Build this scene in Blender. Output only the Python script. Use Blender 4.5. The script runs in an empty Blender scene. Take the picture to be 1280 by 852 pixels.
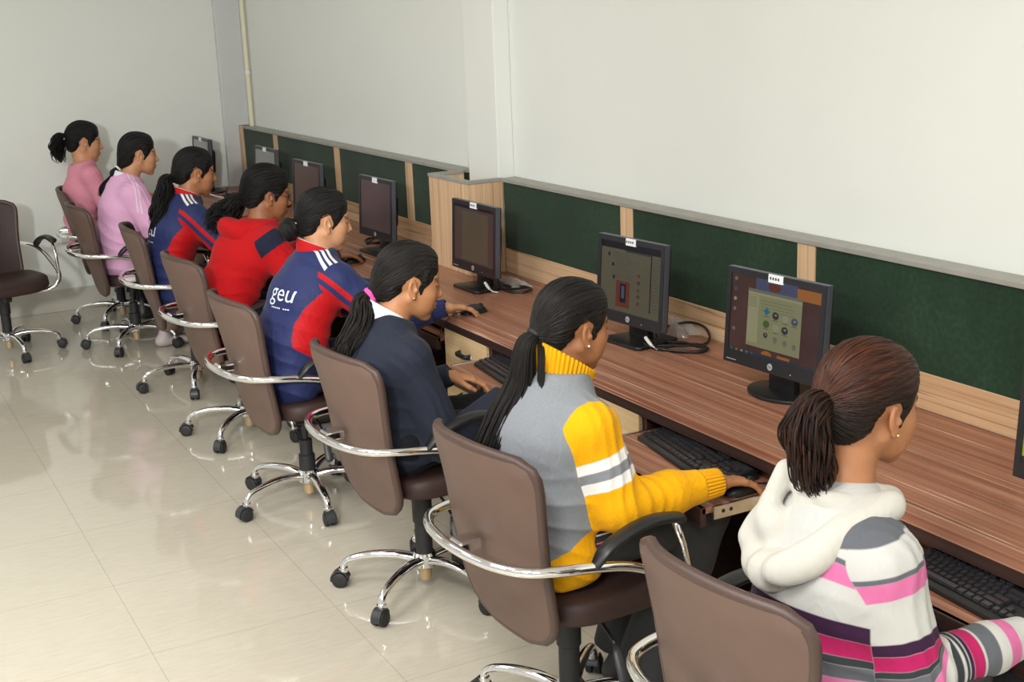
import bpy, bmesh, math, random
import numpy as np
from mathutils import Vector, Matrix, Euler
from mathutils.bvhtree import BVHTree
random.seed(7); rng = np.random.default_rng(11)
R = math.radians; PI = math.pi
scene = bpy.context.scene
COL = scene.collection

# ------------------------------------------------------------------ colours and materials
def lin(r, g, b):
    f = lambda c: (c/255/12.92) if c/255 <= .04045 else ((c/255+.055)/1.055)**2.4
    return (f(r), f(g), f(b), 1.0)

class NT:
    """tiny node-tree helper"""
    def __init__(s, name):
        s.m = bpy.data.materials.new(name); s.m.use_nodes = True
        s.t = s.m.node_tree; s.b = s.t.nodes['Principled BSDF']
    def n(s, typ, **kw):
        o = s.t.nodes.new(typ)
        for k, v in kw.items():
            setattr(o, k, v)
        return o
    def l(s, a, b): s.t.links.new(a, b)
    def val(s, sock, v):
        if hasattr(v, 'is_output') or isinstance(v, bpy.types.NodeSocket): s.l(v, sock)
        else: sock.default_value = v
    def math(s, op, a, b=0.0, c=None, clamp=False):
        o = s.n('ShaderNodeMath', operation=op); o.use_clamp = clamp
        s.val(o.inputs[0], a); s.val(o.inputs[1], b)
        if c is not None: s.val(o.inputs[2], c)
        return o.outputs[0]
    def attr(s, name):
        return s.n('ShaderNodeAttribute', attribute_name=name).outputs['Fac']
    def coord(s, kind='Object', scale=(1, 1, 1), loc=(0, 0, 0)):
        tc = s.n('ShaderNodeTexCoord'); mp = s.n('ShaderNodeMapping')
        mp.inputs['Scale'].default_value = scale; mp.inputs['Location'].default_value = loc
        s.l(tc.outputs[kind], mp.inputs['Vector']); return mp.outputs[0]
    def noise(s, vec, scale=5, detail=3, rough=.55, dist=0):
        o = s.n('ShaderNodeTexNoise'); s.l(vec, o.inputs['Vector'])
        o.inputs['Scale'].default_value = scale; o.inputs['Detail'].default_value = detail
        o.inputs['Roughness'].default_value = rough; o.inputs['Distortion'].default_value = dist
        return o.outputs['Fac']
    def ramp(s, fac, stops, interp='LINEAR'):
        o = s.n('ShaderNodeValToRGB'); cr = o.color_ramp; cr.interpolation = interp
        while len(cr.elements) < len(stops): cr.elements.new(.5)
        for e, (p, c) in zip(cr.elements, stops): e.position = p; e.color = c
        s.l(fac, o.inputs['Fac']); return o.outputs['Color']
    def mix(s, fac, a, b):
        o = s.n('ShaderNodeMix', data_type='RGBA')
        s.val(o.inputs[0], fac); s.val(o.inputs[6], a); s.val(o.inputs[7], b); return o.outputs[2]
    def step(s, v, lo, hi, soft=.0015):
        """1 where lo < v < hi, with a soft edge"""
        a = s.math('MULTIPLY_ADD', v, 1/(2*soft), .5-lo/(2*soft), clamp=True)
        b = s.math('MULTIPLY_ADD', v, -1/(2*soft), .5+hi/(2*soft), clamp=True)
        return s.math('MULTIPLY', a, b)
    def bump(s, h, strength=.2, dist=.01, normal=None):
        o = s.n('ShaderNodeBump'); o.inputs['Strength'].default_value = strength
        o.inputs['Distance'].default_value = dist; s.l(h, o.inputs['Height'])
        if normal is not None: s.l(normal, o.inputs['Normal'])
        s.l(o.outputs[0], s.b.inputs['Normal']); return o.outputs[0]
    def base(s, c): s.val(s.b.inputs['Base Color'], c)
    def set(s, **kw):
        for k, v in kw.items():
            s.val(s.b.inputs[{'rough': 'Roughness', 'metal': 'Metallic', 'spec': 'Specular IOR Level', 'sheen': 'Sheen Weight', 'coat': 'Coat Weight', 'alpha': 'Alpha', 'trans': 'Transmission Weight', 'sss': 'Subsurface Weight'}[k]], v)

def simple(name, col, rough=.5, metal=0, spec=.5, nscale=0, namt=.12, bump=0, bscale=200, bdist=.002):
    m = NT(name); m.set(rough=rough, metal=metal, spec=spec)
    v = m.coord('Object')
    if nscale:
        f = m.noise(v, nscale, 4)
        d = tuple(c*(1-namt) for c in col[:3])+(1,); u = tuple(min(1, c*(1+namt)) for c in col[:3])+(1,)
        m.base(m.ramp(f, [(.3, d), (.7, u)]))
    else: m.base(col)
    if bump: m.bump(m.noise(v, bscale, 3), bump, bdist)
    return m.m

def wood(name, cols, along='Y', rough=.35, line=None, freq=1.0, lighten=None):
    m = NT(name); m.set(rough=rough, spec=.4)
    sc = {'Y': (28*freq, .55, 28*freq), 'Z': (24*freq, 24*freq, .5), 'X': (.5, 28*freq, 28*freq)}[along]
    v = m.coord('Object', sc)
    f1 = m.noise(v, 1.0, 6, .62, .3)
    sc2 = tuple(x*3.4 if x > 2 else x*1.3 for x in sc)
    f2 = m.noise(m.coord('Object', sc2, (3, 7, 1)), 1.0, 4, .6, .2)
    f = m.math('ADD', m.math('MULTIPLY', f1, .68), m.math('MULTIPLY', f2, .32))
    c = m.ramp(f, [(.30, cols[0]), (.43, cols[1]), (.55, cols[2]), (.70, cols[3])])
    if line:
        f3 = m.noise(m.coord('Object', tuple(x*1.15 if x > 2 else x*.35 for x in sc), (9, 2, 5)), 1.0, 2, .5, .1)
        k = m.math('ABSOLUTE', m.math('SUBTRACT', f3, .56))
        c = m.mix(m.math('MULTIPLY', m.step(k, -1, .009, .004), line[1]), c, line[0])
    m.base(c); m.bump(f2, .06, .002)
    return m.m

M = {}
M['wall'] = simple('wall_paint', lin(226, 229, 223), .75, nscale=1.3, namt=.02, bump=.05, bscale=60)
M['ceil'] = simple('ceiling_paint', lin(232, 232, 228), .8, nscale=1, namt=.02)
M['desk'] = wood('desk_laminate', [lin(96, 60, 48), lin(138, 90, 70), lin(163, 112, 88), lin(188, 140, 114)], 'Y', .33, (lin(222, 190, 166), .85), 1.7)
M['darkwood'] = wood('dark_wood', [lin(40, 26, 24), lin(52, 34, 31), lin(62, 42, 37), lin(75, 52, 45)], 'Y', .45)
M['lightwood'] = wood('light_wood_board', [lin(150, 112, 80), lin(196, 158, 120), lin(213, 180, 143), lin(226, 198, 165)], 'Y', .4, (lin(120, 84, 58), .6), .7)
M['lightwood_v'] = wood('light_wood_upright', [lin(165, 128, 92), lin(200, 166, 128), lin(216, 184, 148), lin(226, 200, 168)], 'Z', .4, (lin(130, 95, 66), .5), .9)
M['drawer'] = wood('drawer_front_wood', [lin(176, 140, 96), lin(205, 172, 128), lin(220, 192, 150), lin(230, 206, 168)], 'Y', .4, (lin(140, 105, 70), .45), .5)
M['trim'] = simple('grey_edge_trim', lin(152, 150, 142), .45, nscale=12, namt=.08)
M['orange_ply'] = wood('raw_board', [lin(150, 84, 40), lin(172, 98, 48), lin(186, 110, 56), lin(196, 122, 66)], 'Y', .7)
def green_board():
    m = NT('green_felt'); m.set(rough=.9, spec=.15, sheen=.15)
    v = m.coord('Object')
    f = m.math('ADD', m.math('MULTIPLY', m.noise(v, 3, 5, .6), .6), m.math('MULTIPLY', m.noise(v, 60, 2), .4))
    m.base(m.ramp(f, [(.3, lin(22, 42, 29)), (.55, lin(32, 56, 39)), (.75, lin(47, 70, 52))]))
    m.bump(m.noise(v, 700, 2), .25, .001); return m.m
M['green'] = green_board()
def floor_mat():
    m = NT('polished_tile'); m.set(spec=.55)
    tc = m.n('ShaderNodeTexCoord'); sp = m.n('ShaderNodeSeparateXYZ'); m.l(tc.outputs['Object'], sp.inputs[0])
    def grid(o, off, p):
        f = m.math('FRACT', m.math('DIVIDE', m.math('SUBTRACT', o, off), p))
        return m.math('MULTIPLY', m.math('MINIMUM', f, m.math('SUBTRACT', 1, f)), p)
    g = m.math('MINIMUM', grid(sp.outputs[0], .70-6.1, .61), grid(sp.outputs[1], 3.835-5.85, .585))
    line = m.step(g, -1, .0012, .0008)
    n1 = m.noise(tc.outputs['Object'], .8, 4, .6); n2 = m.noise(m.coord('Object', (6, 30, 1)), 2.0, 5, .7)
    f = m.math('ADD', m.math('MULTIPLY', n1, .4), m.math('MULTIPLY', n2, .6))
    c = m.ramp(f, [(.3, lin(188, 180, 164)), (.55, lin(199, 192, 176)), (.75, lin(207, 200, 186))])
    m.base(m.mix(m.math('MULTIPLY', line, .45), c, lin(120, 110, 98)))
    m.val(m.b.inputs['Roughness'], m.math('MULTIPLY_ADD', n1, .06, .03)); return m.m
M['floor'] = floor_mat()
M['skirt'] = simple('skirting_tile', lin(200, 197, 186), .2, nscale=4, namt=.04)
M['chrome'] = simple('chrome', (.86, .86, .87, 1), .07, 1.0)
M['steel'] = simple('zinc_rail', (.62, .63, .64, 1), .28, 1.0, nscale=40, namt=.1)
M['black'] = simple('black_plastic', lin(26, 26, 28), .38, nscale=30, namt=.1, bump=.08, bscale=900, bdist=.0005)
M['black_matt'] = simple('black_rubber', lin(34, 34, 35), .6, nscale=30, namt=.12)
M['dark_grey'] = simple('charcoal_plastic', lin(48, 49, 52), .42, nscale=50, namt=.1)
M['key'] = simple('key_plastic', lin(42, 42, 45), .25)
M['bezel'] = simple('monitor_bezel', lin(36, 37, 41), .33)
M['bezel_edge'] = simple('monitor_edge', lin(74, 77, 86), .35)
M['white'] = simple('white_paper', lin(232, 236, 240), .6)
M['white_plastic'] = simple('white_plastic', lin(226, 226, 222), .4)
M['silver'] = simple('silver_badge', lin(200, 204, 210), .3, .4)
M['brass'] = simple('brass_cup', lin(196, 170, 130), .4, .5)
def leather(name, c, seam=False):
    m = NT(name); m.set(rough=.52, spec=.3)
    v = m.coord('Object'); f = m.noise(v, 5, 4)
    m.base(m.ramp(f, [(.3, tuple(x*.92 for x in c[:3])+(1,)), (.7, tuple(min(1, x*1.08) for x in c[:3])+(1,))]))
    m.bump(m.noise(v, 420, 2), .18, .0008); return m.m
M['leather'] = leather('brown_leatherette', lin(101, 81, 72))
M['leather_dark'] = leather('dark_brown_leatherette', lin(56, 40, 37))
M['seam'] = simple('stitched_edge', lin(74, 56, 50), .45, bump=.3, bscale=300)

# ------------------------------------------------------------------ object helpers
def mesh_obj(name, verts, faces, m=None, parent=None, smooth=False, auto=None):
    me = bpy.data.meshes.new(name)
    me.from_pydata([tuple(v) for v in verts], [], [tuple(f) for f in faces]); me.validate()
    return obj_from(name, me, m, parent, smooth, auto)
def obj_from(name, me, m=None, parent=None, smooth=False, auto=None):
    o = bpy.data.objects.new(name, me); COL.objects.link(o)
    if m: me.materials.append(m)
    if smooth:
        me.polygons.foreach_set('use_smooth', [True]*len(me.polygons))
        if auto is not None: me.set_sharp_from_angle(angle=R(auto))
    if parent: o.parent = parent
    return o
def tag(o, label=None, cat=None, group=None, kind=None):
    if label: o['label'] = label
    if cat: o['category'] = cat
    if group: o['group'] = group
    if kind: o['kind'] = kind
    return o
def empty(name, loc=(0, 0, 0), rz=0):
    o = bpy.data.objects.new(name, None); COL.objects.link(o); o.empty_display_size = .05
    o.location = loc; o.rotation_euler = (0, 0, rz); return o
def copy_tree(o, parent=None):
    c = o.copy(); COL.objects.link(c)
    if parent: c.parent = parent
    for ch in list(o.children): copy_tree(ch, c)
    return c

class MB:
    """collects vertices and faces of ONE mesh"""
    def __init__(s): s.v = []; s.f = []
    def add(s, v, f):
        n = len(s.v); s.v += [tuple(x) for x in v]; s.f += [tuple(i+n for i in q) for q in f]; return s
    def box(s, lo, hi, bev=0, seg=2):
        bm = bmesh.new(); bmesh.ops.create_cube(bm, size=1)
        c = [(a+b)/2 for a, b in zip(lo, hi)]; d = [abs(b-a) for a, b in zip(lo, hi)]
        for v in bm.verts: v.co = Vector([c[i]+v.co[i]*d[i] for i in range(3)])
        if bev: bmesh.ops.bevel(bm, geom=bm.edges[:], offset=min(bev, min(d)*.45), segments=seg, profile=.5, affect='EDGES')
        s.bm(bm); return s
    def bm(s, bm, mat=None):
        bm.verts.index_update(); bm.verts.ensure_lookup_table()
        vs = [(mat @ v.co) if mat else v.co for v in bm.verts]
        s.add(vs, [[v.index for v in f.verts] for f in bm.faces]); bm.free(); return s
    def tube(s, pts, r, n=10, closed=False, flat=1.0, up=None):
        """tube along points; r is a number or one radius per point; flat squashes along the second axis"""
        P = [Vector(p) for p in pts]; k = len(P); rr = r if hasattr(r, '__len__') else [r]*k
        T = []
        for i in range(k):
            a = P[(i-1) % k] if (closed or i > 0) else P[i]; b = P[(i+1) % k] if (closed or i < k-1) else P[i]
            T.append((b-a).normalized())
        u = Vector(up) if up else Vector((0, 0, 1))
        if abs(u.dot(T[0])) > .95: u = Vector((1, 0, 0))
        base = len(s.v); u = (u - T[0]*u.dot(T[0])).normalized()
        for i in range(k):
            u = (u - T[i]*u.dot(T[i])).normalized(); w = T[i].cross(u)
            for j in range(n):
                a = 2*PI*j/n; s.v.append(tuple(P[i] + (w*math.cos(a) + u*math.sin(a)*flat)*rr[i]))
        for i in range(k if closed else k-1):
            for j in range(n):
                a = base+i*n+j; b = base+i*n+(j+1) % n; c = base+((i+1) % k)*n+(j+1) % n; d = base+((i+1) % k)*n+j
                s.f.append((a, b, c, d))
        if not closed:
            s.f.append(tuple(base+j for j in reversed(range(n)))); s.f.append(tuple(base+(k-1)*n+j for j in range(n)))
        return s
    def lathe(s, prof, n=20, mat=None, axis='Z'):
        """profile of (radius, height) turned about an axis"""
        base = len(s.v)
        for r, z in prof:
            for j in range(n):
                a = 2*PI*j/n; c, d = r*math.cos(a), r*math.sin(a)
                p = Vector((c, d, z) if axis == 'Z' else (c, z, d) if axis == 'Y' else (z, c, d))
                s.v.append(tuple(mat @ p if mat else p))
        k = len(prof)
        for i in range(k-1):
            for j in range(n):
                q = (base+i*n+j, base+i*n+(j+1) % n, base+(i+1)*n+(j+1) % n, base+(i+1)*n+j)
                s.f.append(q if axis != 'Y' else q[::-1])
        s.f.append(tuple(base+j for j in (reversed(range(n)) if axis != 'Y' else range(n))))
        s.f.append(tuple(base+(k-1)*n+j for j in (range(n) if axis != 'Y' else reversed(range(n)))))
        return s
    def prism(s, poly, axis, a, b, bev=0):
        """polygon of 2D points extruded along an axis"""
        bm = bmesh.new()
        def p3(q, t): return {'X': (t, q[0], q[1]), 'Y': (q[0], t, q[1]), 'Z': (q[0], q[1], t)}[axis]
        A = [bm.verts.new(p3(q, a)) for q in poly]; B = [bm.verts.new(p3(q, b)) for q in poly]; n = len(poly)
        bm.faces.new(A[::-1]); bm.faces.new(B)
        for i in range(n): bm.faces.new((A[i], A[(i+1) % n], B[(i+1) % n], B[i]))
        bmesh.ops.recalc_face_normals(bm, faces=bm.faces[:])
        if bev: bmesh.ops.bevel(bm, geom=bm.edges[:], offset=bev, segments=2, profile=.5, affect='EDGES')
        s.bm(bm); return s
    def grid(s, fn, nu, nv, close_u=False):
        base = len(s.v)
        for i in range(nu):
            for j in range(nv): s.v.append(tuple(fn(i/(nu if close_u else nu-1), j/(nv-1))))
        for i in range(nu if close_u else nu-1):
            for j in range(nv-1):
                a = base+i*nv+j; b = base+((i+1) % nu)*nv+j; s.f.append((a, b, b+1, a+1))
        return s
    def shell(s, fn, nu, nv, th):
        """closed slab: fn(u,v) -> (point, normal); thickness th each way along the normal, welded rim"""
        base = len(s.v); g = [[fn(i/(nu-1), j/(nv-1)) for j in range(nv)] for i in range(nu)]
        for sg in (1, -1):
            for i in range(nu):
                for j in range(nv):
                    p, nn = g[i][j]; s.v.append(tuple(Vector(p)+Vector(nn)*th*sg))
        id = lambda k, i, j: base+k*nu*nv+i*nv+j
        for i in range(nu-1):
            for j in range(nv-1):
                s.f.append((id(0, i, j), id(0, i+1, j), id(0, i+1, j+1), id(0, i, j+1)))
                s.f.append((id(1, i, j), id(1, i, j+1), id(1, i+1, j+1), id(1, i+1, j)))
        rim = [(i, 0) for i in range(nu)]+[(nu-1, j) for j in range(1, nv)]+[(i, nv-1) for i in range(nu-2, -1, -1)]+[(0, j) for j in range(nv-2, 0, -1)]
        for a, b in zip(rim, rim[1:]+rim[:1]):
            s.f.append((id(0, *a), id(1, *a), id(1, *b), id(0, *b)))
        return s
    def build(s, name, m=None, parent=None, smooth=False, auto=None):
        return mesh_obj(name, s.v, s.f, m, parent, smooth, auto)

def catmull(pts, n=8):
    P = [np.array(p, float) for p in pts]; P = [2*P[0]-P[1]]+P+[2*P[-1]-P[-2]]; out = []
    for i in range(1, len(P)-2):
        a, b, c, d = P[i-1:i+3]
        for k in range(n):
            t = k/n
            out.append(.5*((2*b)+(-a+c)*t+(2*a-5*b+4*c-d)*t*t+(-a+3*b-3*c+d)*t**3))
    out.append(P[-2]); return out
# ------------------------------------------------------------------ the room
XW, YW = 2.78, 9.25           # desk wall, far wall
XL, YB, ZC = -4.6, -3.2, 3.1  # left side, behind the camera, ceiling
def struct(name, mb, m, **k):
    o = mb.build(name, m, **k); o['kind'] = 'structure'; return o
struct('floor', MB().box((XL, YB, -.1), (XW+.15, YW+.15, 0)), M['floor'])
struct('ceiling', MB().box((XL, YB, ZC), (XW+.15, YW+.15, ZC+.1)), M['ceil'])
struct('wall_right', MB().box((XW, YB, 0), (XW+.15, YW+.15, ZC)), M['wall'])
struct('wall_far', MB().box((XL, YW, 0), (XW, YW+.15, ZC)), M['wall'])
struct('baseboard_far', MB().box((XL, YW-.014, 0), (2.55, YW, .155), .004), M['skirt'])
struct('wall_pillar', MB().box((2.70, 5.20, 0), (XW, 5.50, ZC), .004), M['wall'])
# boxed service duct in the far right corner with a cream conduit beside it
struct('trim_1', MB().box((2.60, YW-.05, 0), (XW, YW, ZC), .006), simple('duct_paint', lin(205, 207, 206), .6, nscale=2, namt=.03))
pc = empty('conduit_pipe', (2.755, 9.05, 1.2)); tag(pc, 'cream vertical conduit pipe running up the wall in the far corner', 'pipe')
MB().tube([(0, 0, -1.15), (0, 0, 1.89)], .016, 12).build('tube', simple('cream_conduit', lin(226, 220, 190), .5), pc, True, 40)
for z in (.35, 1.2): MB().tube([(.0, 0, z-.012), (0, 0, z+.012)], .022, 12).build('pipe_clip', M['white_plastic'], pc, True, 40)
# patch of raw plaster with a surface cable channel beside the pillar
ch = empty('cable_channel', (XW-.001, 5.60, 1.33)); tag(ch, 'short white cable channel on the wall beside the pillar', 'cable channel')
MB().box((-.018, -.028, -.16), (0, .028, .06), .003).build('channel_cover', simple('chalky_plastic', lin(214, 216, 216), .7, nscale=60, namt=.1), ch)
for yy in (-.014, .004, .016): MB().tube([(-.02, yy, -.155), (-.022, yy+.004, -.09), (-.02, yy-.002, -.02), (-.019, yy, .04)], .003, 6).build('wire', M['white_plastic'], ch, True)
# socket low on the far wall
so = empty('wall_socket', (1.47, YW, .53)); tag(so, 'white socket plate low on the far wall behind the empty chair', 'wall socket')
MB().box((-.07, -.012, -.06), (.07, 0, .06), .004).build('plate', M['white_plastic'], so)
MB().box((-.045, -.017, -.03), (-.01, -.010, .03), .002).build('switch', M['white_plastic'], so)
MB().lathe([(.018, -.014), (.018, -.010)], 16, Matrix.Translation((.03, 0, 0)), 'Y').build('outlet', simple('outlet_grey', lin(150, 150, 148), .4), so)

# ------------------------------------------------------------------ the desk run
DX0, DX1, DZ = 2.115, 2.712, .75
PITCH = 1.035; A0 = 3.21                   # right-hand edge of the drawer unit of the second station
stations = [A0-PITCH+PITCH*i for i in range(8)]
wt = empty('worktop', (DX0, 1.0, DZ)); tag(wt, 'long continuous reddish brown wood-grain worktop under the monitors', 'worktop')
MB().box((0, 0, -.03), (DX1-DX0, 8.24, 0), .003).build('top_board', M['desk'], wt)
MB().box((.004, 0, -.062), (.03, 8.24, -.03)).build('front_rail', M['darkwood'], wt)
MB().box((.45, 0, -.72), (.47, 8.24, -.03)).build('modesty_panel', M['darkwood'], wt)

def drawer_unit(y, label):
    t = empty('drawer_cabinet', (DX0, y, 0)); tag(t, label, 'drawer cabinet', 'drawer cabinets under the worktop')
    b = MB(); w = .385
    b.box((.02, -.022, 0.0), (.45, -.004, .688)); b.build('side_panel', M['darkwood'], t)
    b = MB(); b.box((.02, w-.02, 0), (.45, w-.002, .688)); b.build('side_panel', M['darkwood'], t)
    MB().box((.02, -.004, .06), (.45, w-.02, .10)).build('bottom_board', M['darkwood'], t)
    z = .690
    for hgt in (.175, .175, .26):
        d = MB().box((.004, .0, z-hgt+.006), (.02, w-.022, z), .002).build('drawer', M['drawer'], t)
        hb = MB(); yc = w/2-.02; zc = z-hgt*.42
        pts = catmull([(.004, yc-.045, zc), (-.018, yc-.038, zc), (-.02, yc, zc), (-.018, yc+.038, zc), (.004, yc+.045, zc)], 5)
        hb.tube(pts, .008, 8, flat=1.3); hb.build('handle', M['black'], d, True)
        for s in (-1, 1): MB().lathe([(.011, 0), (.012, .004), (.006, .008)], 12, Matrix.Translation((.004, yc+.045*s, zc)) @ Matrix.Rotation(-PI/2, 4, 'Y')).build('handle_mount', M['chrome'], d, True, 40)
        z -= hgt
    return t
names = ['near end drawer cabinet hidden behind the girl in striped hoodie', 'pale wood drawer cabinet beyond the girl in the yellow sweater',
         'pale wood drawer cabinet right beyond the girl in the dark blazer', 'drawer cabinet beyond the navy tracksuit girl with hair bun',
         'drawer cabinet beyond the girl in red hoodie', 'drawer cabinet beyond the girl with long wavy hair and navy jacket', 'drawer cabinet at the far end of the worktop by the lilac sweater girl']
for y, nm in zip(stations, names): drawer_unit(y, nm)

def tray(y0, y1, x0, label):
    t = empty('keyboard_tray', (x0, (y0+y1)/2, .645)); tag(t, label, 'keyboard tray', 'pull-out keyboard trays')
    h = (y1-y0)/2
    MB().box((0, -h, -.018), (.40, h, 0), .002).build('tray_board', M['desk'], t)
    MB().box((-.004, -h, -.052), (.014, h, .0), .002).build('front_lip', M['darkwood'], t)
    for s in (-1, 1):
        r = MB().box((.03, s*(h+.006)-.006, -.034), (.46, s*(h+.006)+.006, .002), .002).build('slide_rail', M['steel'], t)
        for k, xx in enumerate((.06, .085, .2, .235, .33)):
            MB().lathe([(.006, 0), (.005, .0015)], 10, Matrix.Translation((xx, s*(h+.012), -.014)) @ Matrix.Rotation(-s*PI/2, 4, 'X')).build('rail_hole', M['black'], r)
    return t
tl = ['keyboard tray in front of the girl in the striped hoodie', 'pulled-out keyboard tray with metal slide rail before the yellow sweater girl',
      'keyboard tray in front of the girl in the dark blazer', 'keyboard tray in front of the navy tracksuit girl with hair bun', 'keyboard tray in front of the girl in red hoodie']
tx = [1.955, 1.885, 1.93, 2.10, 2.10]
for i, (l, x) in enumerate(zip(tl, tx)):
    a = stations[i]; tray(a-.645, a-.035, x, l)

# ------------------------------------------------------------------ pinboard partition along the wall
def partition(name, label, y0, y1, strips, ends=True):
    t = empty(name, (DX1, y0, DZ)); tag(t, label, 'partition'); L = y1-y0; strips = sorted(strips)
    MB().box((0, 0, 0), (.05, L, .11), .002).build('lower_board', M['lightwood'], t)
    ys = [0]+[s-y0 for s in strips]+[L]
    edges = []
    for s in strips:
        MB().box((-.002, s-y0-.042, .11), (.05, s-y0+.042, .412), .001).build('divider_strip', M['lightwood_v'], t)
    cuts = [0]+sum([[s-y0-.042, s-y0+.042] for s in strips], [])+[L]
    for a, b in zip(cuts[::2], cuts[1::2]):
        if b-a > .05: MB().box((.002, a, .11), (.05, b, .412), .001).build('pin_board', M['green'], t)
    MB().box((-.008, 0, .412), (XW-DX1-.001, L, .43), .003).build('top_trim', M['trim'], t)
    return t
partition('partition', 'near pinboard partition with three green felt panels on pale wood', 2.13, 5.183, [4.17, 3.135])
pf = partition('partition', 'far pinboard partition with four green felt panels towards the corner', 5.60, 9.19, [8.42, 7.28, 6.235])
MB().box((-.012, 3.53, 0), (.05, 3.60, .43), .002).build('end_upright', M['lightwood_v'], pf)
def casing(y0, y1, x0, label, hollow=True):
    t = empty('pillar_casing', (x0, (y0+y1)/2, DZ)); tag(t, label, 'pillar casing', 'pale wood casings'); h = (y1-y0)/2; w = DX1-x0
    MB().box((0, -h, 0), (.018, h, .414), .001).build('front_board', M['lightwood_v'], t)
    for s in (-1, 1):
        MB().box((.018, s*h-(.018 if s > 0 else 0), 0), (w, s*h+(.018 if s < 0 else 0), .414), .001).build('side_board', M['lightwood_v'], t)
    tt = MB(); tt.box((-.004, -h-.004, .414), (.024, h+.004, .43), .002); tt.build('front_trim', M['trim'], t)
    for s in (-1, 1): MB().box((.024, s*(h-.010)-.014, .414), (w, s*(h-.010)+.014, .43), .002).build('side_trim', M['trim'], t)
    MB().box((.03, -h+.02, .31), (w, h-.02, .33)).build('inner_shelf', M['orange_ply'], t)
    return t
casing(5.186, 5.598, 2.535, 'pale wood casing boxing in the wall pillar between the two partitions')
casing(1.72, 2.125, 2.535, 'pale wood casing at the right edge behind the monitor with green screen')
# ------------------------------------------------------------------ monitors
def emis(name, c, e=.35, rough=.3):
    m = NT(name); m.base(tuple(x*.12 for x in c[:3])+(1,)); m.set(rough=rough, spec=.3)
    m.b.inputs['Emission Color'].default_value = c; m.b.inputs['Emission Strength'].default_value = e; return m.m
def glow_noise(name, stops, scale, e, kind='Object', dist=0, sc=(1, 1, 1)):
    m = NT(name); m.set(rough=.25, spec=.35); m.base((.01, .01, .01, 1))
    c = m.ramp(m.noise(m.coord(kind, sc), scale, 3, .5, dist), stops)
    m.l(c, m.b.inputs['Emission Color']); m.b.inputs['Emission Strength'].default_value = e; return m.m
SC = {
 'brown': glow_noise('screen_dark_brown', [(.3, lin(52, 30, 28)), (.6, lin(70, 44, 40)), (.8, lin(60, 36, 33))], 4, .8),
 'dim': glow_noise('screen_dim', [(.3, lin(58, 47, 43)), (.6, lin(66, 54, 48)), (.8, lin(72, 58, 52))], 3, .8),
 'grey': glow_noise('screen_grey', [(.3, lin(92, 92, 88)), (.7, lin(104, 102, 96))], 3, .8),
 'olive': glow_noise('screen_olive', [(.3, lin(70, 68, 52)), (.7, lin(80, 78, 60))], 3, .8),
 'green': glow_noise('screen_green', [(.35, lin(30, 40, 14)), (.5, lin(120, 140, 20)), (.65, lin(150, 168, 40)), (.8, lin(40, 60, 20))], 6, .9),
}
E_ = {k: emis('pixels_'+k, c, .8) for k, c in dict(win=lin(112, 112, 84), win2=lin(126, 124, 96), bar=lin(92, 90, 84), orange=lin(132, 82, 40), blue=lin(62, 66, 88), teal=lin(34, 92, 108), dark=lin(44, 46, 52), redbrown=lin(84, 44, 34), pale=lin(120, 120, 100), leaf=lin(62, 80, 40), text=lin(70, 70, 54), doc=lin(74, 66, 52), black=lin(20, 20, 26), line=lin(50, 50, 42)).items()}

def font_mesh(txt, size, ext=0.0):
    cu = bpy.data.curves.new('t', 'FONT'); cu.body = txt; cu.size = size; cu.extrude = ext; cu.resolution_u = 4
    cu.align_x = 'CENTER'; cu.align_y = 'CENTER'
    o = bpy.data.objects.new('t', cu); COL.objects.link(o); bpy.context.view_layer.update()
    me = bpy.data.meshes.new_from_object(o.evaluated_get(bpy.context.evaluated_depsgraph_get()))
    v = [tuple(x.co) for x in me.vertices]; f = [tuple(p.vertices) for p in me.polygons]
    bpy.data.objects.remove(o); bpy.data.curves.remove(cu); bpy.data.meshes.remove(me); return v, f

def rect(sc, name, m, y0, y1, z0, z1, d=.0006, parent=None):
    """flat rectangle lying on the screen face; y counts from the viewer's left, in mm-like screen units"""
    h = MB().box((-d, -y1, z0), (-.0001, -y0, z1)); return h.build(name, m, parent or sc)

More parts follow.
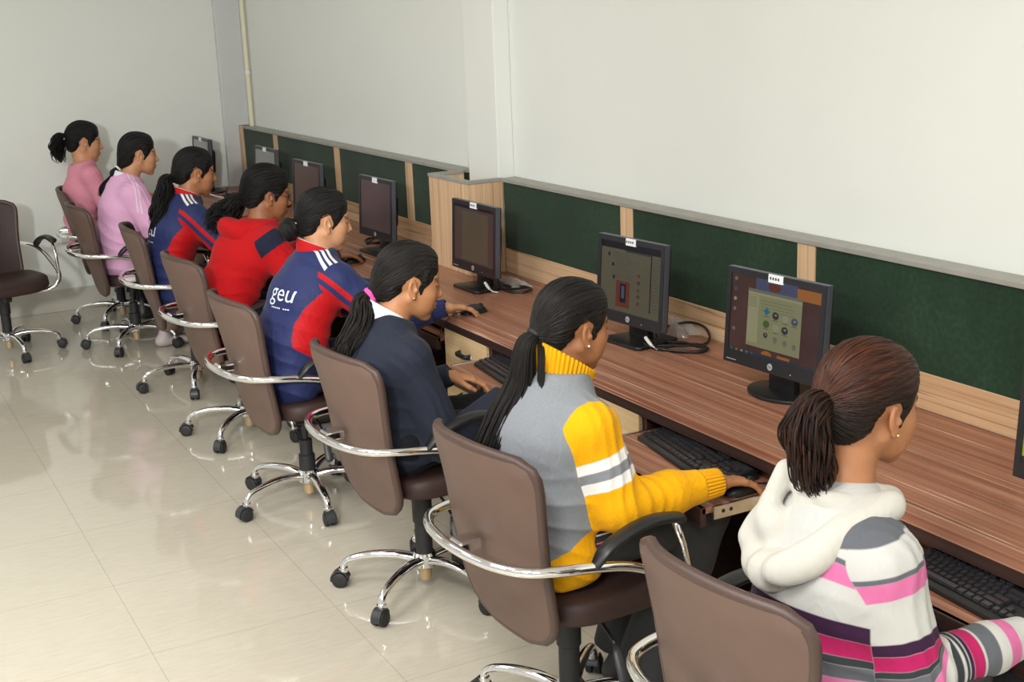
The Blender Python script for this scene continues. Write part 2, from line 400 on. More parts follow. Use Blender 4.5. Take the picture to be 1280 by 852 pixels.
def monitor(x, y, zt, w, rz, tilt, scr, label, detail=2, ph=.298, foot='round'):
    """front faces -X; local origin on the worktop below the stand"""
    t = empty('monitor', (x, y, DZ), rz); tag(t, label, 'monitor', 'black flat monitors on the worktop')
    zt -= DZ; zc = zt-ph/2; hw = w/2
    h = MB(); T = Matrix.Translation((-.045, 0, zc)) @ Matrix.Rotation(R(tilt), 4, 'Y')
    def add(mb, name, m, par=t, **k):
        mb.v = [tuple(T @ Vector(v)) for v in mb.v]; return mb.build(name, m, par, **k)
    # housing: shell with a bulged back
    b = MB().box((0, -hw, -ph/2), (.028, hw, ph/2), .006, 2); add(b, 'housing', M['bezel'], smooth=True, auto=35)
    b = MB().prism([(.028, -ph*.36), (.060, -ph*.25), (.062, ph*.20), (.028, ph*.34)], 'Y', -hw*.72, hw*.72, .008); add(b, 'back_cover', M['black'], smooth=True, auto=35)
    b = MB(); bz = .018; lowb = .04
    for lo, hi in (((-.004, -hw, ph/2-bz), (.0, hw, ph/2)), ((-.004, -hw, -ph/2), (.0, hw, -ph/2+lowb)), ((-.004, -hw, -ph/2+lowb), (0, -hw+bz, ph/2-bz)), ((-.004, hw-bz, -ph/2+lowb), (0, hw, ph/2-bz))): b.box(lo, hi)
    bmf = bmesh.new(); me = bpy.data.meshes.new('tmp'); me.from_pydata(b.v, [], b.f); bmf.from_mesh(me); bmesh.ops.remove_doubles(bmf, verts=bmf.verts[:], dist=1e-5); b = MB().bm(bmf); bpy.data.meshes.remove(me)
    add(b, 'bezel', M['bezel'])
    b = MB().box((-.002, -hw-.001, ph/2-.002), (.02, hw+.001, ph/2+.0015), .001); add(b, 'top_edge', M['bezel_edge'])
    b = MB().box((-.001, -hw-.0015, -ph/2+.004), (.02, -hw+.003, ph/2), .001); add(b, 'side_edge', M['bezel_edge'])
    s = MB().box((-.0005, -hw+bz, -ph/2+lowb), (.002, hw-bz, ph/2-bz)); so = add(s, 'screen', SC[scr])
    sw, sh = w-2*bz, ph-bz-lowb; y_l, z_b = -hw+bz, -ph/2+lowb
    def px(name, m, u0, u1, v0, v1, d=.0006, n=0):       # u from the viewer's left (+Y), v from the top; fractions of the screen
        b = MB()
        if n:
            cy, cz, ry, rzz = hw-bz-(u0+u1)/2*sw, z_b+sh*(1-(v0+v1)/2), (u1-u0)/2*sw, (v1-v0)/2*sh
            b.prism([(cy+ry*math.cos(2*PI*k/n), cz+rzz*math.sin(2*PI*k/n)) for k in range(n)], 'X', -.0005-d, -.0004)
        else: b.box((-.0005-d, hw-bz-u1*sw, z_b+sh*(1-v1)), (-.0004, hw-bz-u0*sw, z_b+sh*(1-v0)))
        return add(b, name, m, so)
    if scr == 'brown':                                   # desktop with an open folder window
        px('wallpaper_patch', E_['orange'], .74, .99, .03, .17, .0003); px('wallpaper_patch', E_['blue'], .28, .74, .0, .16, .0003)
        px('wallpaper_patch', E_['redbrown'], .42, .56, .03, .14, .0004, 14); px('wallpaper_patch', E_['orange'], .38, .50, .90, 1, .0003, 12); px('wallpaper_patch', E_['orange'], .56, .70, .92, 1, .0003)
        px('window', E_['win'], .20, .80, .15, .88, .0008); px('title_bar', E_['bar'], .20, .80, .15, .185, .0010); px('toolbar', E_['win2'], .20, .80, .19, .215, .0010)
        px('sidebar', E_['win2'], .205, .325, .225, .83, .0010)
        for k in range(5): px('text_line', E_['text'], .215, .305, .25+.028*k, .256+.028*k, .0012)
        for k in range(4): px('text_line', E_['text'], .35, .70+.03*(k % 2), .27+.04*k, .274+.04*k, .0012)
        for u, v, c in ((.42, .40, 'teal'), (.52, .43, 'dark'), (.63, .44, 'pale'), (.73, .45, 'blue'), (.42, .56, 'leaf'), (.53, .585, 'pale'), (.63, .585, 'dark'), (.42, .70, 'dark'), (.53, .725, 'bar'), (.64, .74, 'bar'), (.74, .755, 'bar')):
            r = .036 if v < .6 else .024
            px('icon', E_[c], u-r, u+r, v-r*1.35, v+r*1.35, .0014, 4 if c == 'teal' else 12)
            if c in ('dark', 'blue'): px('icon_highlight', E_['pale'], u-.3*r, u+.5*r, v-r*.6, v+.1*r, .0016, 8)
            px('text_line', E_['text'], u-r*.8, u+r*.8, v+r*1.55, v+r*1.8, .0012)
        for k in range(6): px('desktop_icon', E_[('bar', 'blue', 'pale', 'bar', 'redbrown', 'bar')[k]], .03, .065, .04+.13*k, .09+.13*k, .0006, 10)
        px('taskbar', E_['dark'], 0, 1, .955, 1, .0005)
        for k in range(5): px('taskbar_icon', E_[('leaf', 'orange', 'pale', 'bar', 'blue')[k]], .02+.06*k, .05+.06*k, .962, .992, .0008, 8)
    elif scr == 'olive':                                 # a web page with pictures
        px('title_bar', E_['black'], 0, 1, 0, .10, .0004); px('toolbar', E_['line'], .42, .86, .10, .125, .0006)
        px('scroll_bar', E_['black'], .835, .85, .12, .92, .0006)
        px('picture', E_['redbrown'], .27, .50, .55, .93, .0006); px('picture_detail', E_['black'], .34, .44, .59, .86, .0008); px('picture_detail', E_['blue'], .365, .415, .62, .80, .0010)
        for v in (.17, .31, .49): px('picture', E_['black'], .12+.07*(v > .2)+.02*(v > .4), .15+.07*(v > .2)+.02*(v > .4), v, v+.05, .0006)
        for k, v in enumerate((.40, .50, .61, .70, .80)): px('picture', E_[('redbrown', 'dark')[k % 2]], .62, .67, v, v+.055, .0006, 8)
        for k in range(11): px('text_line', E_['line'], .20, .55-.03*(k % 3), .16+.035*k, .164+.035*k, .0006)
        for k in range(16): px('text_line', E_['line'], .88, .98, .14+.05*k, .144+.05*k, .0006)
    elif scr == 'dim' and detail > 1:
        px('page', E_['doc'], .2, .86, .10, .97, .0004); px('title_bar', E_['black'], 0, 1, 0, .05, .0004)
        for k in range(9): px('text_line', E_['line'], .36, .72-.05*(k % 3), .16+.032*k, .164+.032*k, .0006)
    elif scr == 'green':
        px('title_bar', E_['bar'], 0, 1, 0, .08, .0006); px('taskbar', E_['dark'], 0, 1, .94, 1, .0006)
    # stand
    nz = zc-ph/2
    MB().box((-.012, -.055, .008), (.016, .055, zt-ph*.72), .006).build('stand_neck', M['black'], t, True, 40)
    if foot == 'round':
        pts = [(math.cos(2*PI*k/36)*(.105 if math.cos(2*PI*k/36) < 0 else .09)+.01, math.sin(2*PI*k/36)*.13) for k in range(36)]
    else:
        pts = [(-.105, -.10), (-.09, -.115), (.09, -.095), (.10, -.085), (.10, .085), (.09, .095), (-.09, .115), (-.105, .10)]
    MB().prism(pts, 'Z', .0, .012, .003).build('stand_base', M['black'], t, True, 40)
    st = MB().box((-.0052, -.002-.032*(w/.43), ph/2-.024), (.0, .030*(w/.43), ph/2+.0012), .0006); so2 = add(st, 'sticker', M['white'])
    if detail > 1:
        for k in range(4):
            b = MB().box((-.0056, .016-.011*k, ph/2-.015), (-.0050, .022-.011*k, ph/2-.007)); add(b, 'ink_mark', M['dark_grey'], so2)
    # round maker's badge with its two letters, buttons
    b = MB().lathe([(.0105, -.0052), (.0105, -.004)], 24, Matrix.Translation((0, .0, -ph/2+.02)), 'X'); lo = add(b, 'badge', M['silver'])
    if detail > 1:
        v, f = font_mesh('hp', .014); b = MB().add([(-.0055, -p[0]-p[1]*.12, p[1]-ph/2+.0205) for p in v], f); add(b, 'badge_letters', M['dark_grey'], lo)
        for k in range(5):
            b = MB().lathe([(.0022, -.005), (.0022, -.004)], 8, Matrix.Translation((0, -hw*.42-.018*k, -ph/2+.014)), 'X'); add(b, 'button', M['silver'] if k == 0 else M['dark_grey'])
        b = MB().box((-.0047, hw-.058, -ph/2+.0105), (-.0038, hw-.014, -ph/2+.0125)); add(b, 'maker_mark', M['silver'])
    return t
monitor(2.43, 1.79, 1.105, .43, 0, 3, 'green', 'monitor with green picture cut off by the right edge of the photo', 1)
monitor(2.485, 2.965, 1.124, .415, R(4), 4, 'brown', 'monitor showing a folder window with icons on a brown desktop', 2)
monitor(2.50, 3.765, 1.122, .37, R(5), 4, 'olive', 'monitor showing an olive web page with a red product picture', 2, .305, 'flat')
monitor(2.475, 4.935, 1.122, .395, R(1), 3, 'dim', 'dim monitor standing before the pale pillar casing', 2, .30, 'flat')
monitor(2.475, 6.03, 1.125, .39, R(2), 3, 'dim', 'dim monitor just beyond the pillar casing, facing the hair bun girl', 1, .30, 'flat')
monitor(2.465, 7.02, 1.125, .41, R(2), 3, 'dim', 'half hidden dim monitor in front of the girl in red hoodie', 1, .30)
monitor(2.54, 8.0, 1.125, .43, 0, 3, 'grey', 'grey monitor against the second green panel from the far corner', 1, .30)
monitor(2.405, 9.01, 1.13, .41, 0, 3, 'grey', 'farthest grey monitor against the end wall of the room', 1, .30)

# ------------------------------------------------------------------ keyboards, mice, cables
def make_keyboard(loc, rz, label):
    t = empty('keyboard', loc, rz); tag(t, label, 'keyboard', 'black keyboards on the trays')
    # local: +X away from the typist, +Y to the typist's left; 0.45 long, 0.15 deep
    b = MB().prism([(-.078, 0), (.078, 0), (.078, .030), (.052, .031), (-.060, .017), (-.078, .012)], 'Y', -.225, .225, .003); b.build('case', M['black'], t, True, 35)
    shapes = {}
    def key(x, y, w):
        z = .0185+(x+.06)*.125
        if w not in shapes:
            k = MB(); hx, hy, th = .0082, w/2-.0012, .0065
            k.v = [(-hx, -hy, 0), (hx, -hy, 0), (hx, hy, 0), (-hx, hy, 0), (-hx*.78, -hy+.0022, th), (hx*.74, -hy+.0022, th), (hx*.74, hy-.0022, th), (-hx*.78, hy-.0022, th)]
            k.f = [(3, 2, 1, 0), (4, 5, 6, 7), (0, 1, 5, 4), (1, 2, 6, 5), (2, 3, 7, 6), (3, 0, 4, 7)]
            o = k.build('key', M['key'], t); shapes[w] = o
        else:
            o = shapes[w].copy(); COL.objects.link(o); o.parent = t
        o.location = (x, y, z); o.rotation_euler = (0, -.12, 0)
    U = .019
    rows = [(-.052, [1.25, 1.25, 1.25, 5.5, 1.25, 1.25, 1.25, 1.5]), (-.033, [2.25]+[1]*10+[2.75]), (-.014, [1.75]+[1]*11+[2.25]), (.005, [1.5]+[1]*12+[1.5]), (.024, [1]*13+[2]), (.047, [1, 0, 1, 1, 1, 1, 0, 1, 1, 1, 1, 0, 1, 1])]
    for x, ws in rows:
        y = .217
        for w in ws:
            w2 = w if w else .5
            if w: key(x, y-w2*U/2, round(w2*U, 5))
            y -= w2*U
    for r, x in enumerate((-.052, -.033, .005, .024, .047)):
        for c in range(3):
            if r == 1 and c != 1: continue
            key(x, -.0775-U*c+.006, round(U, 5))
    for x in (-.052, -.033, -.014, .005, .024):
        for c in range(4):
            if (x == -.052 and c == 1) or (x in (-.033, .005) and c == 3): continue
            key(x, -.152-U*c+.006, round(U, 5))
    MB().box((.040, -.220, .0295), (.066, -.142, .0325), .001).build('indicator_panel', M['dark_grey'], t)
    return t
make_keyboard((2.095, 2.885, .645), R(-9), 'black keyboard on the pulled-out tray beside the yellow sleeve')
make_keyboard((2.08, 3.93, .645), R(-6), 'black keyboard under the hand of the girl in the dark blazer')
make_keyboard((2.085, 1.80, .645), R(-4), 'black keyboard at the right edge beside the striped hoodie sleeve')

def mouse(loc, rz, label, cable=None):
    t = empty('mouse', loc, rz); tag(t, label, 'computer mouse', 'black mice')
    b = MB(); n = 20; L = .058
    def sec(u, v):
        x = -L+2*L*u; w = .031*max(.03, (1-abs(2*u-1)**3.2))**.5*(1-.12*u); hgt = .036*max(.02, math.sin(PI*min(1, u*.93+.05))**.6)
        a = PI*v; return (x, w*math.cos(a), .001+hgt*math.sin(a)**.8)
    b.grid(sec, 18, 13); b.f.append(tuple(i*13 for i in range(18))+tuple(i*13+12 for i in range(17, -1, -1)))
    b.build('shell', M['black'], t, True, 50)
    MB().lathe([(.0105, -.004), (.0105, .004)], 14, Matrix.Translation((.03, 0, .027)), 'Y').build('scroll_wheel', M['dark_grey'], t, True, 40)
    if cable: MB().tube(catmull(cable, 6), .0022, 6).build('cable', M['black'], t, True)
    return t
mouse((2.045, 2.603, .645), R(5), 'black mouse under the hand of the yellow sweater girl on her tray', [(.055, 0, .012), (.09, -.005, .006), (.13, .01, .004), (.19, .03, .004)])
mouse((2.215, 4.525, DZ), R(0), 'black mouse on the worktop under the navy sleeved hand', [(-.055, 0, .012), (-.085, .01, .004), (-.12, .03, -.03), (-.13, .05, -.08)])
mouse((2.235, 5.86, DZ), R(0), 'black mouse under the red cuffed hand on the worktop')
mouse((2.225, 6.69, DZ), R(0), 'black mouse under the ringed hand beside the spectacled girl')
mouse((1.93, 3.64, .652), R(0), 'black mouse by the right forearm of the girl in the dark blazer')

def cable(name, pts, r, label, m='black', closed=False, par=None):
    o = MB().tube(catmull([(p[0], p[1], p[2]) for p in pts], 8), r, 8).build(name, M[m], par, True)
    if label: tag(o, label, 'cable')
    return o
def coil(cx, cy, z, rx, ry, turns, jit=.01, seed=1, rot=0):
    q = random.Random(seed); out = []
    n = int(turns*9)
    for k in range(n+1):
        a = 2*PI*k/9; f = 1+q.uniform(-jit, jit)*6
        x, y = rx*f*math.cos(a), ry*f*math.sin(a)
        out.append((cx+x*math.cos(rot)-y*math.sin(rot), cy+x*math.sin(rot)+y*math.cos(rot), z+.004+.004*(k*7 % 5)/2))
    return out
Z0 = DZ+.004
cable('cable', [(2.52, 3.70, .80), (2.50, 3.66, .775), (2.47, 3.63, Z0)]+coil(2.535, 3.60, DZ, .055, .115, 2.4, .012, 3, .5)+[(2.64, 3.58, Z0), (2.69, 3.63, .79), (2.68, 3.72, .80), (2.6, 3.78, .78)], .0048, 'looped black monitor cable on the worktop beside the olive screen monitor')
cable('cable', [(2.50, 4.86, .79), (2.50, 4.80, .765)]+coil(2.55, 4.79, DZ, .05, .075, 2.2, .012, 5, .3)+[(2.62, 4.82, Z0), (2.66, 4.9, Z0)], .0042, 'looped black cable beside the monitor before the pillar casing')
cable('cable', [(2.50, 6.2, .80), (2.47, 6.28, Z0)]+coil(2.55, 6.33, DZ, .06, .07, 2, .015, 8)+[(2.62, 6.2, Z0)], .0042, 'looped black cable to the left of the monitor facing the hair bun girl')
cable('cable', [(2.45, 8.75, .80), (2.42, 8.65, Z0)]+coil(2.47, 8.62, DZ, .08, .10, 2.5, .02, 9)+[(2.6, 8.7, Z0), (2.68, 8.6, .78)], .005, 'tangled black cable beside the farthest monitor')
cable('cable', coil(2.62, 8.35, DZ, .045, .09, 1.8, .02, 12)+[(2.66, 8.5, Z0)], .005, 'small tangle of black cable near the far corner panel')
cable('cable', [(2.30, 8.83, .80), (2.33, 8.75, .77), (2.37, 8.66, Z0), (2.40, 8.60, Z0)], .0055, 'white cable near the farthest monitor', 'white_plastic')
for (x, y, lb) in ((2.475, 4.845, 'white video plug hanging at the foot of the monitor before the pillar casing'), (2.495, 3.655, 'white video plug hanging at the foot of the olive screen monitor')):
    t = empty('cable_plug', (x-.035, y, .775)); tag(t, lb, 'plug', 'white video plugs')
    MB().tube([(0, .02, .012), (0, 0, 0), (0, -.02, -.010)], [.0062, .0066, .005], 8).build('plug_body', M['white_plastic'], t, True, 40)
    MB().tube([(0, -.02, -.010), (.006, -.04, -.018), (.02, -.06, -.02)], .003, 6).build('lead', M['white_plastic'], t, True)
# crumpled clear plastic bags
def plastic():
    m = NT('clear_film'); m.base((.8, .78, .76, 1)); m.set(rough=.12, alpha=.36, spec=.9); return m.m
M['film'] = plastic()
def bag(x, y, sx, sy, sz, rot, label, seed):
    q = np.random.default_rng(seed); b = MB(); nu, nv = 34, 30
    F = [(q.normal(0, 9, 2), q.uniform(0, 6.28), q.uniform(.3, 1)) for _ in range(14)]
    def fn(u, v):
        cx, cy = 2*u-1, 2*v-1; r = max(abs(cx), abs(cy)); k = sum(a*abs(math.sin(f[0]*cx*.5+f[1]*cy*.5+p)) for f, p, a in F)/9
        zz = sz*(1-r**2.5)*(.35+.9*k)+.002; w = 1+.12*math.sin(5*cx+3*cy)
        px_, py_ = sx*cx*w, sy*cy*w
        return (px_*math.cos(rot)-py_*math.sin(rot), px_*math.sin(rot)+py_*math.cos(rot), zz)
    b.grid(fn, nu, nv); o = b.build('plastic_bag', M['film'], None); o.location = (x, y, DZ+.001)
    return tag(o, label, 'plastic bag', 'crumpled clear bags')
bag(2.655, 3.80, .05, .10, .06, .1, 'crumpled clear plastic bag behind the olive screen monitor', 2)
bag(2.60, 4.93, .045, .12, .03, -.1, 'flat clear plastic bag behind the monitor before the pillar casing', 5)
bag(2.66, 5.80, .04, .06, .05, .1, 'crumpled clear bag behind the monitor facing the hair bun girl', 7)
# ------------------------------------------------------------------ office chairs
def lerp(a, b, t): return a+(b-a)*t
def interp(x, xs, ys): return float(np.interp(x, xs, ys))
BK_Z = [.35, .42, .50, .60, .70, .80, .88]
BK_X = [-.175, -.19, -.215, -.243, -.267, -.292, -.315]
BK_W = [.185, .205, .213, .215, .222, .236, .245]
BK_C = [.012, .018, .028, .042, .055, .065, .07]
def back_fn(u, v):
    """u across (-1..1 mapped from 0..1), v up; squarish outline with round corners"""
    s, t = 2*u-1, 2*v-1
    # superellipse rounding of the square parameter domain
    def sq(a, b, k): return a*math.sqrt(max(0, 1-k*b*b))
    z = .615+.265*t
    w = interp(z, BK_Z, BK_W)
    # round the corners: shrink width near top and bottom rim
    e = .265-abs(z-.615); rc = .055 if t > 0 else .10
    if e < rc: w -= rc-math.sqrt(max(0, rc*rc-(rc-e)**2))
    c = interp(z, BK_Z, BK_C); x = interp(z, BK_Z, BK_X)+c*abs(s)**2.2*(w/.24)
    return Vector((x, s*w, z+.018*(1-s*s)*(1 if t > .9 else 0)*(t-.9)*10))
def back_pn(u, v):
    p = back_fn(u, v); du = back_fn(min(1, u+.01), v)-back_fn(max(0, u-.01), v); dv = back_fn(u, min(1, v+.01))-back_fn(u, max(0, v-.01))
    n = du.cross(dv)
    if n.length < 1e-9: n = Vector((1, 0, 0))
    n.normalize(); return p, (n if n.x > 0 else -n)
def make_chair(style=0):
    t = empty('office_chair')
    b = MB().shell(back_pn, 23, 27, .0115); bo = b.build('backrest', M['leather'], t, True, 60)
    bo.data.materials.append(M['leather_dark'])
    for i, p in enumerate(bo.data.polygons):                     # sitter's side in the darker hide
        if p.normal.x > .45: p.material_index = 1
    loop = [back_fn(i/22, 1) for i in range(23)]+[back_fn(1, 1-j/26) for j in range(1, 27)]+[back_fn(1-i/22, 0) for i in range(1, 23)]+[back_fn(0, j/26) for j in range(1, 26)]
    ded = [loop[0]]
    for p in loop[1:]:
        if (p-ded[-1]).length > .004: ded.append(p)
    MB().tube(ded, .0135, 8, closed=True).build('piping', M['seam'], bo, True)
    # seat cushion
    def seat(u, v):
        a = 2*PI*u; n = 4.2; c, s = math.cos(a), math.sin(a)
        r = (abs(c)**n+abs(s)**n)**(-1/n); x, y = .205*r*c+.042, .232*r*s
        lay = [(0, .405), (.80, .405), (.97, .412), (1.0, .432), (.985, .455), (.93, .468), (.75, .472), (.4, .466), (0, .464)]
        k = v*(len(lay)-1); i = min(int(k), len(lay)-2); q = k-i
        f = lerp(lay[i][0], lay[i+1][0], q); z = lerp(lay[i][1], lay[i+1][1], q)
        z -= .03*max(0, (x*f-.14)/.1)**2 if z > .42 else 0
        z += .012*max(0, abs(y*f)-.15)/.08*(z > .45)
        return (x*f, y*f, z)
    MB().grid(seat, 48, 17, True).build('seat', M['leather_dark'], t, True)
    # seat mechanism
    b = MB().box((-.11, -.075, .378), (.13, .075, .405), .006); b.build('seat_plate', M['black'], t)
    for s in (-1, 1): MB().box((-.17, s*.10-.012, .392), (.19, s*.10+.012, .406), .003).build('seat_bar', M['chrome'], t)
    lv = MB().tube(catmull([(.02, -.06, .375), (.015, -.14, .355), (.01, -.20, .325)], 5), .005, 8).build('lever', M['black'], t, True)
    MB().tube([(.01, -.20, .325), (.006, -.215, .305), (.0, -.25, .25), (-.001, -.256, .24)], [.008, .013, .016, .009], 10, flat=.5).build('lever_grip', M['dark_grey'], lv, True)
    MB().lathe([(.004, -.02), (.024, -.018), (.026, 0), (.024, .018), (.004, .02)], 16, Matrix.Translation((.12, -.02, .362)), 'Y').build('tension_knob', M['black_matt'], t, True, 40)
    # chrome hoop behind the backrest, running forward to both sides and curling under the seat
    half = [(.085, .095, .392), (.16, .15, .385), (.205, .215, .395), (.215, .262, .435), (.18, .283, .485), (.09, .288, .535), (-.01, .289, .580), (-.11, .286, .603), (-.20, .272, .612), (-.275, .235, .616), (-.318, .165, .618), (-.338, .08, .619)]
    hp = [Vector(p) for p in catmull([(x, y, z) for x, y, z in half]+[(-.344, 0, .62)]+[(x, -y, z) for x, y, z in reversed(half)], 6)]
    MB().tube(hp, .0135, 12).build('arm_hoop', M['chrome'], t, True)
    MB().box((-.335, -.03, .605), (-.27, .03, .635), .006).build('hoop_bracket', M['chrome'], t)
    for s in (-1, 1):
        path = catmull([(-.115, s*.287, .602), (-.07, s*.288, .645), (0, s*.288, .673), (.07, s*.288, .682), (.14, s*.287, .672), (.165, s*.286, .662)], 6)
        n = len(path); rad = [.012+.013*min(1, 2.2*math.sin(PI*(i+.8)/(n+.6))) for i in range(n)]
        ap = MB().tube(path, rad, 14, flat=.55, up=(0, 0, 1)).build('armrest_pad', M['black'], t, True)
        MB().tube([(.135, s*.287, .668), (.165, s*.286, .59), (.200, s*.278, .475)], .0095, 10).build('arm_post', M['chrome'], ap, True)
    # gas lift and base
    if style == 0:
        b = MB().lathe([(.029, .11), (.029, .245), (.034, .25), (.034, .335), (.036, .34), (.036, .375), (.028, .38)], 24); b.build('gas_lift', M['black_matt'], t, True, 30)
    else:
        b = MB().lathe([(.033, .11), (.033, .20), (.026, .205), (.026, .265), (.012, .268), (.012, .33), (.036, .335), (.022, .375), (.018, .38)], 24); b.build('gas_lift', M['black_matt'], t, True, 30)
    MB().lathe([(.012, .035), (.020, .037), (.022, .05), (.021, .09)], 16).build('spindle_cap', M['brass'], t, True, 40)
    MB().lathe([(.036, .085), (.041, .09), (.041, .13), (.035, .138)], 24).build('base_hub', M['chrome'], t, True, 30)
    for k in range(5):
        a = 2*PI*k/5
        pts = catmull([(.03, 0, .112), (.10, 0, .124), (.18, 0, .122), (.25, 0, .108), (.283, 0, .090), (.290, 0, .068)], 6)
        n = len(pts); rad = [lerp(.020, .0135, min(1, i/(n*.7))) for i in range(n)]
        lg = MB().tube(pts, rad, 12, flat=.8).build('base_leg', M['chrome'], t, True); lg.rotation_euler = (0, 0, a)
        MB().tube([(.290, 0, .070), (.290, 0, .055)], [.0165, .0165], 12).build('caster_collar', M['chrome'], lg, True, 40)
        h = MB()
        def hood(u, v):
            q = PI*(-.08+1.0*u); w = .017*(2*v-1)
            return (.302+.031*math.cos(q), w, .029+.031*math.sin(q))
        h.shell(lambda u, v: (Vector(hood(u, v)), Vector((math.cos(PI*u), 0, math.sin(PI*u)))), 12, 4, .0025)
        h.build('caster_hood', M['dark_grey'], lg, True, 50)
        for s in (-1, 1):
            MB().lathe([(.010, s*.004), (.0265, s*.005), (.0275, s*.010), (.0265, s*.021), (.022, s*.0235), (.008, s*.024)][::s], 20, Matrix.Translation((.302, 0, .0275)), 'Y').build('caster_wheel', M['black_matt'], lg, True, 35)
    return t
chair_proto = {0: make_chair(0), 1: make_chair(1)}
used = set()
def place_chair(x, y, rz, brot, label, style=0):
    if style in used: o = copy_tree(chair_proto[style])
    else: o = chair_proto[style]; used.add(style)
    o.location = (x, y, 0); o.rotation_euler = (0, 0, R(rz))
    for k, c in enumerate(sorted((c for c in o.children if c.name.startswith('base_leg')), key=lambda c: c.name)): c.rotation_euler = (0, 0, 2*PI*k/5+R(brot-rz))
    tag(o, label, 'office chair', 'brown swivel office chairs'); return o
place_chair(1.62, 1.83, 3, 40, 'nearest brown swivel chair under the girl in the striped hoodie')
place_chair(1.60, 2.78, 4, 46, 'brown swivel chair under the girl in the yellow and grey sweater')
place_chair(1.63, 3.80, 3, 0, 'brown swivel chair under the girl in the dark blazer')
place_chair(1.575, 4.82, 2, 49, 'brown swivel chair under the navy tracksuit girl with the hair bun', 1)
place_chair(1.64, 5.84, 4, 10, 'brown swivel chair under the girl in the red hoodie')
place_chair(1.66, 6.83, -6, 35, 'brown swivel chair under the girl with long wavy hair and navy jacket')
place_chair(1.58, 7.95, 0, 21, 'brown swivel chair under the girl in the lilac sweater', 1)
place_chair(1.655, 8.70, -16, 20, 'brown swivel chair under the girl in the pink top by the end wall')
place_chair(0.87, 8.20, -75, -80, 'empty brown swivel chair turned away at the left edge of the room')
# ------------------------------------------------------------------ organic modelling: signed distances -> one smooth surface
f32 = np.float32
def A(*v): return np.array(v, f32)
def smin(a, b, k):
    h = np.clip(.5+.5*(b-a)/k, 0, 1); return b+(a-b)*h-k*h*(1-h)
def smax(a, b, k): return -smin(-a, -b, k)
def sphere(P, c, r): return np.linalg.norm(P-A(*c), axis=1)-r
def ell(P, c, r, Rm=None):
    q = P-A(*c)
    if Rm is not None: q = q @ Rm.astype(f32)          # columns of Rm are the ellipsoid's axes
    r = A(*r); k0 = np.sqrt(((q/r)**2).sum(1))+1e-9; k1 = np.sqrt(((q/(r*r))**2).sum(1))+1e-9
    return k0*(k0-1)/k1
def cap(P, a, b, ra, rb):
    a, b = A(*a), A(*b); ba = b-a; q = P-a
    h = np.clip((q @ ba)/(ba @ ba+1e-12), 0, 1)
    return np.linalg.norm(q-h[:, None]*ba, axis=1)-(ra+(rb-ra)*h)
def eseg(P, c0, c1, u, a0, b0, a1, b1):
    """elliptic segment: half width a along u, b across"""
    c0, c1 = A(*c0), A(*c1); w = c1-c0; L = np.linalg.norm(w); w = w/L
    u = A(*u); u = u-w*(u @ w); u = u/np.linalg.norm(u); v = np.cross(w, u)
    q = P-c0; t = q @ w; h = np.clip(t/L, 0, 1); z = t-h*L
    a = a0+(a1-a0)*h; b = b0+(b1-b0)*h; r = np.minimum(a, b)
    x, y = q @ u, q @ v
    k0 = np.sqrt((x/a)**2+(y/b)**2+(z/r)**2)+1e-9; k1 = np.sqrt((x/(a*a))**2+(y/(b*b))**2+(z/(r*r))**2)+1e-9
    return k0*(k0-1)/k1
def poly2(x, y, pts):
    """signed distance to a 2D polygon"""
    d = np.full(x.shape, 1e9, f32); s = np.ones(x.shape, f32); n = len(pts)
    for i in range(n):
        ax, ay = pts[i]; bx, by = pts[i-1]
        ex, ey = bx-ax, by-ay; wx, wy = x-ax, y-ay
        t = np.clip((wx*ex+wy*ey)/(ex*ex+ey*ey), 0, 1)
        d = np.minimum(d, (wx-ex*t)**2+(wy-ey*t)**2)
        c1, c2, c3 = y >= ay, y < by, ex*wy > ey*wx
        s = np.where((c1 & c2 & c3) | (~c1 & ~c2 & ~c3), -s, s)
    return s*np.sqrt(d)
_wv = [(rng.normal(0, 1, 3), rng.uniform(0, 6.28)) for _ in range(9)]
def wob(P, freq):
    o = np.zeros(len(P), f32)
    for d, p in _wv: o += np.sin(P @ (d*freq).astype(f32)+f32(p))
    return o/4.5
